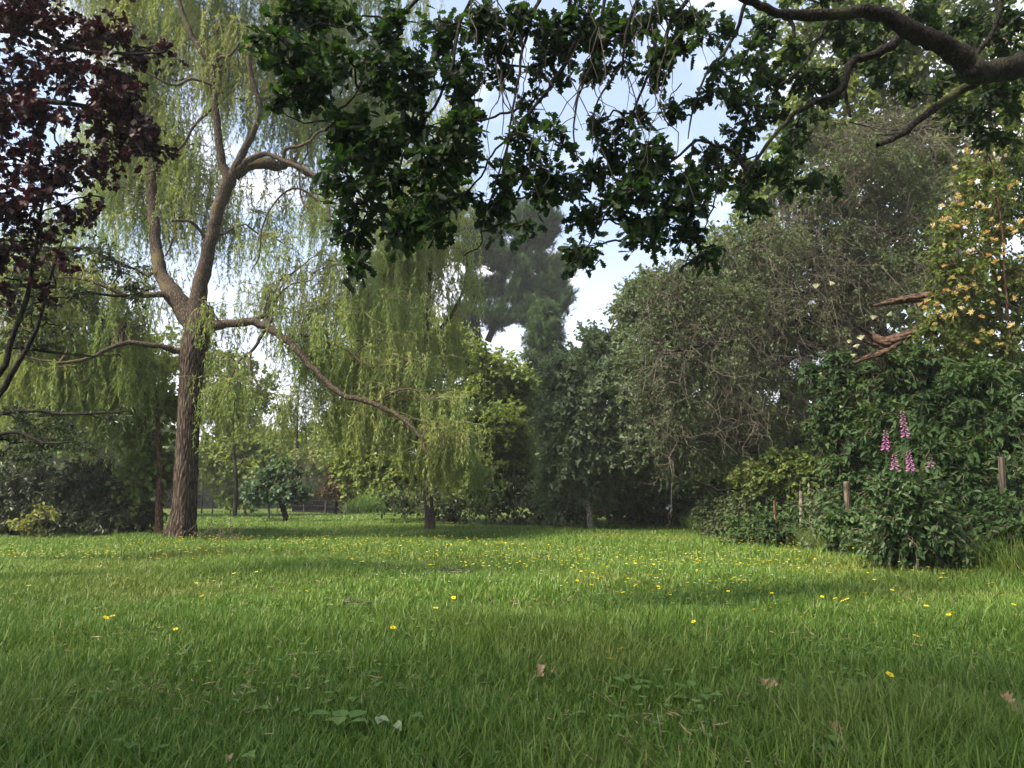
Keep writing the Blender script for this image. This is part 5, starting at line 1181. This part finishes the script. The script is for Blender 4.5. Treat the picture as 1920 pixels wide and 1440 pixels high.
def litter():
    tan = plainmat('dry_leaf_tan', (.34, .25, .15), (.20, .13, .08), 60, rough=.8, trans=.15); pale = plainmat('pale_leaf', (.20, .27, .14), (.30, .35, .22), 40, trans=.2)
    twg = M['twig_grey']
    def ground(px, py):
        d = P(px, py, 1.0) - [0, 0, CAM_Z]; D = (CAM_Z - .03) / -d[2]; return np.array([d[0] * D, D, gz(d[0] * D, D) + .03])
    def curled(name, label, px, py, size, mat, tpl=OAK, n=1, rot=None, cat='leaf'):
        p = ground(px, py); B = MB()
        for q in range(n):
            tv, tf = tpl; k = 0
            # finely bent leaf: bend template along its length
            v = tv.copy(); ang = v[:, 1] * U(.6, 1.5); v2 = np.stack([v[:, 0], np.sin(ang) / max(ang.max(), .1), v[:, 2] + (1 - np.cos(ang)) * .6 + np.abs(v[:, 0]) * U(.3, .9)], 1) * size
            a = U(0, 6.28) if rot is None else rot + q; R = np.array([[math.cos(a), -math.sin(a), 0], [math.sin(a), math.cos(a), 0], [0, 0, 1]])
            v2 = v2 @ R.T; tl = U(.1, .6); v2 = v2 @ np.array([[1, 0, 0], [0, math.cos(tl), math.sin(tl)], [0, -math.sin(tl), math.cos(tl)]]); off = np.array([U(-.02, .02), U(-.02, .02), q * .006]) * (n > 1)
            B.add(v2 + off, tf)
        tubes(B, np.array([[[0, 0, 0], [.004, -.01, .006], [.01, -.02, .012]]]), .0015, 4)
        o = B.build(name, mat); o.location = p; tag(o, label, cat, 'fallen leaves in the grass')
    curled('fallen_leaf', 'big curled tan oak leaf at the right edge of the foreground', 1895, 1342, .075, tan, n=4)
    curled('fallen_leaf', 'curled dry brown leaf in the right foreground, above the crumbled one', 1437, 1297, .055, tan, n=2)
    curled('fallen_leaf', 'crumpled tan leaf in the centre foreground grass', 1000, 1270, .055, tan, n=2)
    curled('fallen_leaf', 'flat pinkish leaf between the right foreground leaves', 1683, 1338, .06, tan)
    curled('fallen_leaf', 'pale green rounded leaf lying in the front grass left of centre', 725, 1362, .042, pale, BROADW, n=3)
    curled('fallen_leaf', 'dry brown crumbled leaf low in the right foreground', 1555, 1385, .05, tan, n=3)
    curled('fallen_leaf', 'small tan leaf tip in the left lawn', 298, 1157, .06, tan)
    curled('fallen_leaf', 'small pale leaf at the bottom edge of the grass', 430, 1432, .035, tan)
    curled('fallen_leaf', 'tiny brown leaf just right of the crumpled centre leaf', 1035, 1258, .04, tan)
    for px, py, lab in [(855, 1062, 'largest clump of dry twigs and lichen lying in the middle lawn'), (664, 1128, 'small clump of grey twigs on the left middle lawn'), (572, 1066, 'dark short stick lying left of the largest twig clump'), (1003, 1038, 'little brown twig clump far in the middle lawn')]:
        p = ground(px, py); p[2] -= .01; D = p[1]; B = MB(); n = 16; L = 26 * D / FPX
        a = rng.normal(0, L * .4, (n, 3)) * [1, .5, .12]; b = a + rng.normal(0, L * .7, (n, 3)) * [1, .5, .2]; tubes(B, wig(a, b, 5, .1), np.linspace(.006, .003, 5), 5)
        m = 22; q = rng.normal(0, L * .45, (m, 3)) * [1, .4, .1] + [0, 0, .012]; leaves(B, LOBE3, q, rng.normal(size=(m, 3)), rng.normal(size=(m, 3)), .025)
        o = B.build('twig_clump', twg); o.location = p; tag(o, lab, 'twigs', 'fallen twigs on the lawn')
    # broad-leaved weeds in the foreground
    def weed(px, py, n, size, lab, tpl=BROADW, mat='herb'):
        p = ground(px, py); p[2] -= .05; a = np.arange(n) * 2.4; root = thing('broadleaf_weed', tuple(p), lab, 'plant', 'broad-leaved weeds in the grass')
        L = MB(); s = np.stack([np.cos(a) * .03, np.sin(a) * .03, U(.035, .075, n)], 1); leaves(L, tpl, s, np.stack([np.cos(a), np.sin(a), U(-.1, .4, n)], 1), np.tile([0, 0, 1.], (n, 1)), size * U(.7, 1.1, n)); L.build('leaves', M[mat], root)
        S = MB(); tubes(S, np.stack([np.zeros((n, 3)), s * .5 + [0, 0, .015], s], 1), .0016, 4); S.build('stem', M[mat], root)
    weed(1310, 1308, 7, .055, 'broad-leaved weed with pale leaf in the right foreground')
    weed(1185, 1290, 7, .05, 'low lobed weed in the centre foreground grass')
    weed(1610, 1312, 6, .05, 'round-leaved weed in the right foreground grass')
    weed(640, 1358, 7, .06, 'dull broad weed beside the pale fallen leaf')
    weed(260, 1402, 6, .05, 'broad-leaved weed near the bottom left corner')
    weed(1880, 1412, 8, .06, 'pale toothed weed in the bottom right corner')
    weed(1590, 1420, 7, .05, 'broad weed at the bottom edge right of centre')
    # sprouts at the willow foot
    T = Tree('willow_sprouts', G(400, 11.6), 'scrubby low sprouts in the grass right of the willow trunk foot', 'plant', None, leaf='olive', twig='twig', leafname='foliage', woodname='stems')
    b = G(395, 11.6); n = 34; a = b + np.stack([N_(.28, n), N_(.12, n), 0 * N_(1, n)], 1); e = a + np.stack([N_(.16, n) + .05, N_(.1, n), U(.06, .34, n)], 1)
    pth = wig(a, e, 6, .08); tubes(T.W, pth, np.linspace(.004, .0015, 6), 4, 1); ii = np.repeat(np.arange(n), 7); s, d = samp(pth, ii, U(.2, 1, len(ii))); leaves(T.L, LANCEW, s, d + rng.normal(0, .6, s.shape), rng.normal(size=s.shape), .05); T.done()
    # tall grass and broad leaves along the hedge foot
    B = MB(); n = 9000; y = U(5.2, 16, n); x = right_edge(y) + np.abs(rng.normal(0, .3, n)) - .12; blades(B, x, y, U(.14, .42, n), U(.004, .009, n), 3)
    tag(B.build('hedge_grass', M['grass']), 'rank long grass along the foot of the hedge', 'grass', None, 'stuff')
    B = MB(); n = 5000; x = U(-6.5, -3.2, n); y = U(30, 33, n); blades(B, x, y, U(.5, 1.1, n), U(.02, .04, n), 3)
    tag(B.build('meadow_grass', M['grass']), 'strip of tall pale grass at the far end of the lawn', 'grass', None, 'stuff')
    for px, D, lb in [(1700, 7.4, 'large-leaved burdock right below the foxgloves'), (1755, 7.1, 'large-leaved burdock between the foxgloves and the right fence post'), (1812, 6.95, 'rightmost large-leaved burdock, nearest the right fence post')]:
        T = Tree('burdock_plant', G(px, D), lb, 'plant', 'burdock plants at the hedge foot', leaf='elder', twig='twig_green', leafname='leaves', woodname='stems')
        b = G(px, D); n = 12; a = U(0, 6.28, n); e = b + np.stack([np.cos(a) * .12, np.sin(a) * .12, U(.08, .4, n)], 1); tubes(T.W, wig(np.tile(b, (n, 1)), e, 5, .03), .004, 4, 1)
        leaves(T.L, T_broad(.3), e, np.stack([np.cos(a), np.sin(a), U(-.5, .4, n)], 1), np.tile([0, 0, 1.], (n, 1)), U(.10, .19, n))
        T.done()
litter()

# ------------------------------------------------------------------ far woodland closing the horizon
def woodland():
    B = MB(); n = 26000; a = U(-1.15, 1.15, n); r = U(44, 60, n); x = r * np.sin(a); y = r * np.cos(a)
    top = 4.2 + 1.6 * np.sin(a * 9) + 1.2 * np.sin(a * 23 + 1) + .8 * np.sin(a * 51)
    z = top * rng.random(n) ** .7
    leaves(B, SPRAY, np.stack([x, y, z], 1), rng.normal(size=(n, 3)), rng.normal(size=(n, 3)), 1.0)
    tag(B.build('woodland', M['mid']), 'far belt of green woodland closing the horizon', 'woodland', None, 'stuff')
woodland()
def haze():
    B = MB(); x0, x1, y0, y1, z0, z1 = -70, 70, -12, 75, -1.0, 16.0
    v = [(x, y, z) for z in (z0, z1) for y in (y0, y1) for x in (x0, x1)]
    B.add(v, np.array([[0, 2, 3, 1], [4, 5, 7, 6], [0, 1, 5, 4], [1, 3, 7, 5], [3, 2, 6, 7], [2, 0, 4, 6]]))
    m, t = newmat('haze'); o = t.nodes.new('ShaderNodeOutputMaterial'); p = t.nodes.new('ShaderNodeVolumePrincipled')
    p.inputs['Color'].default_value = (.92, .95, 1, 1); p.inputs['Density'].default_value = .0012; p.inputs['Anisotropy'].default_value = .2
    t.links.new(p.outputs[0], o.inputs['Volume']); tag(B.build('haze', m), 'thin pale air haze over the garden', None, None, 'stuff')
haze()
print('objects', len(bpy.data.objects), 'polys', sum(len(m.polygons) for m in bpy.data.meshes))
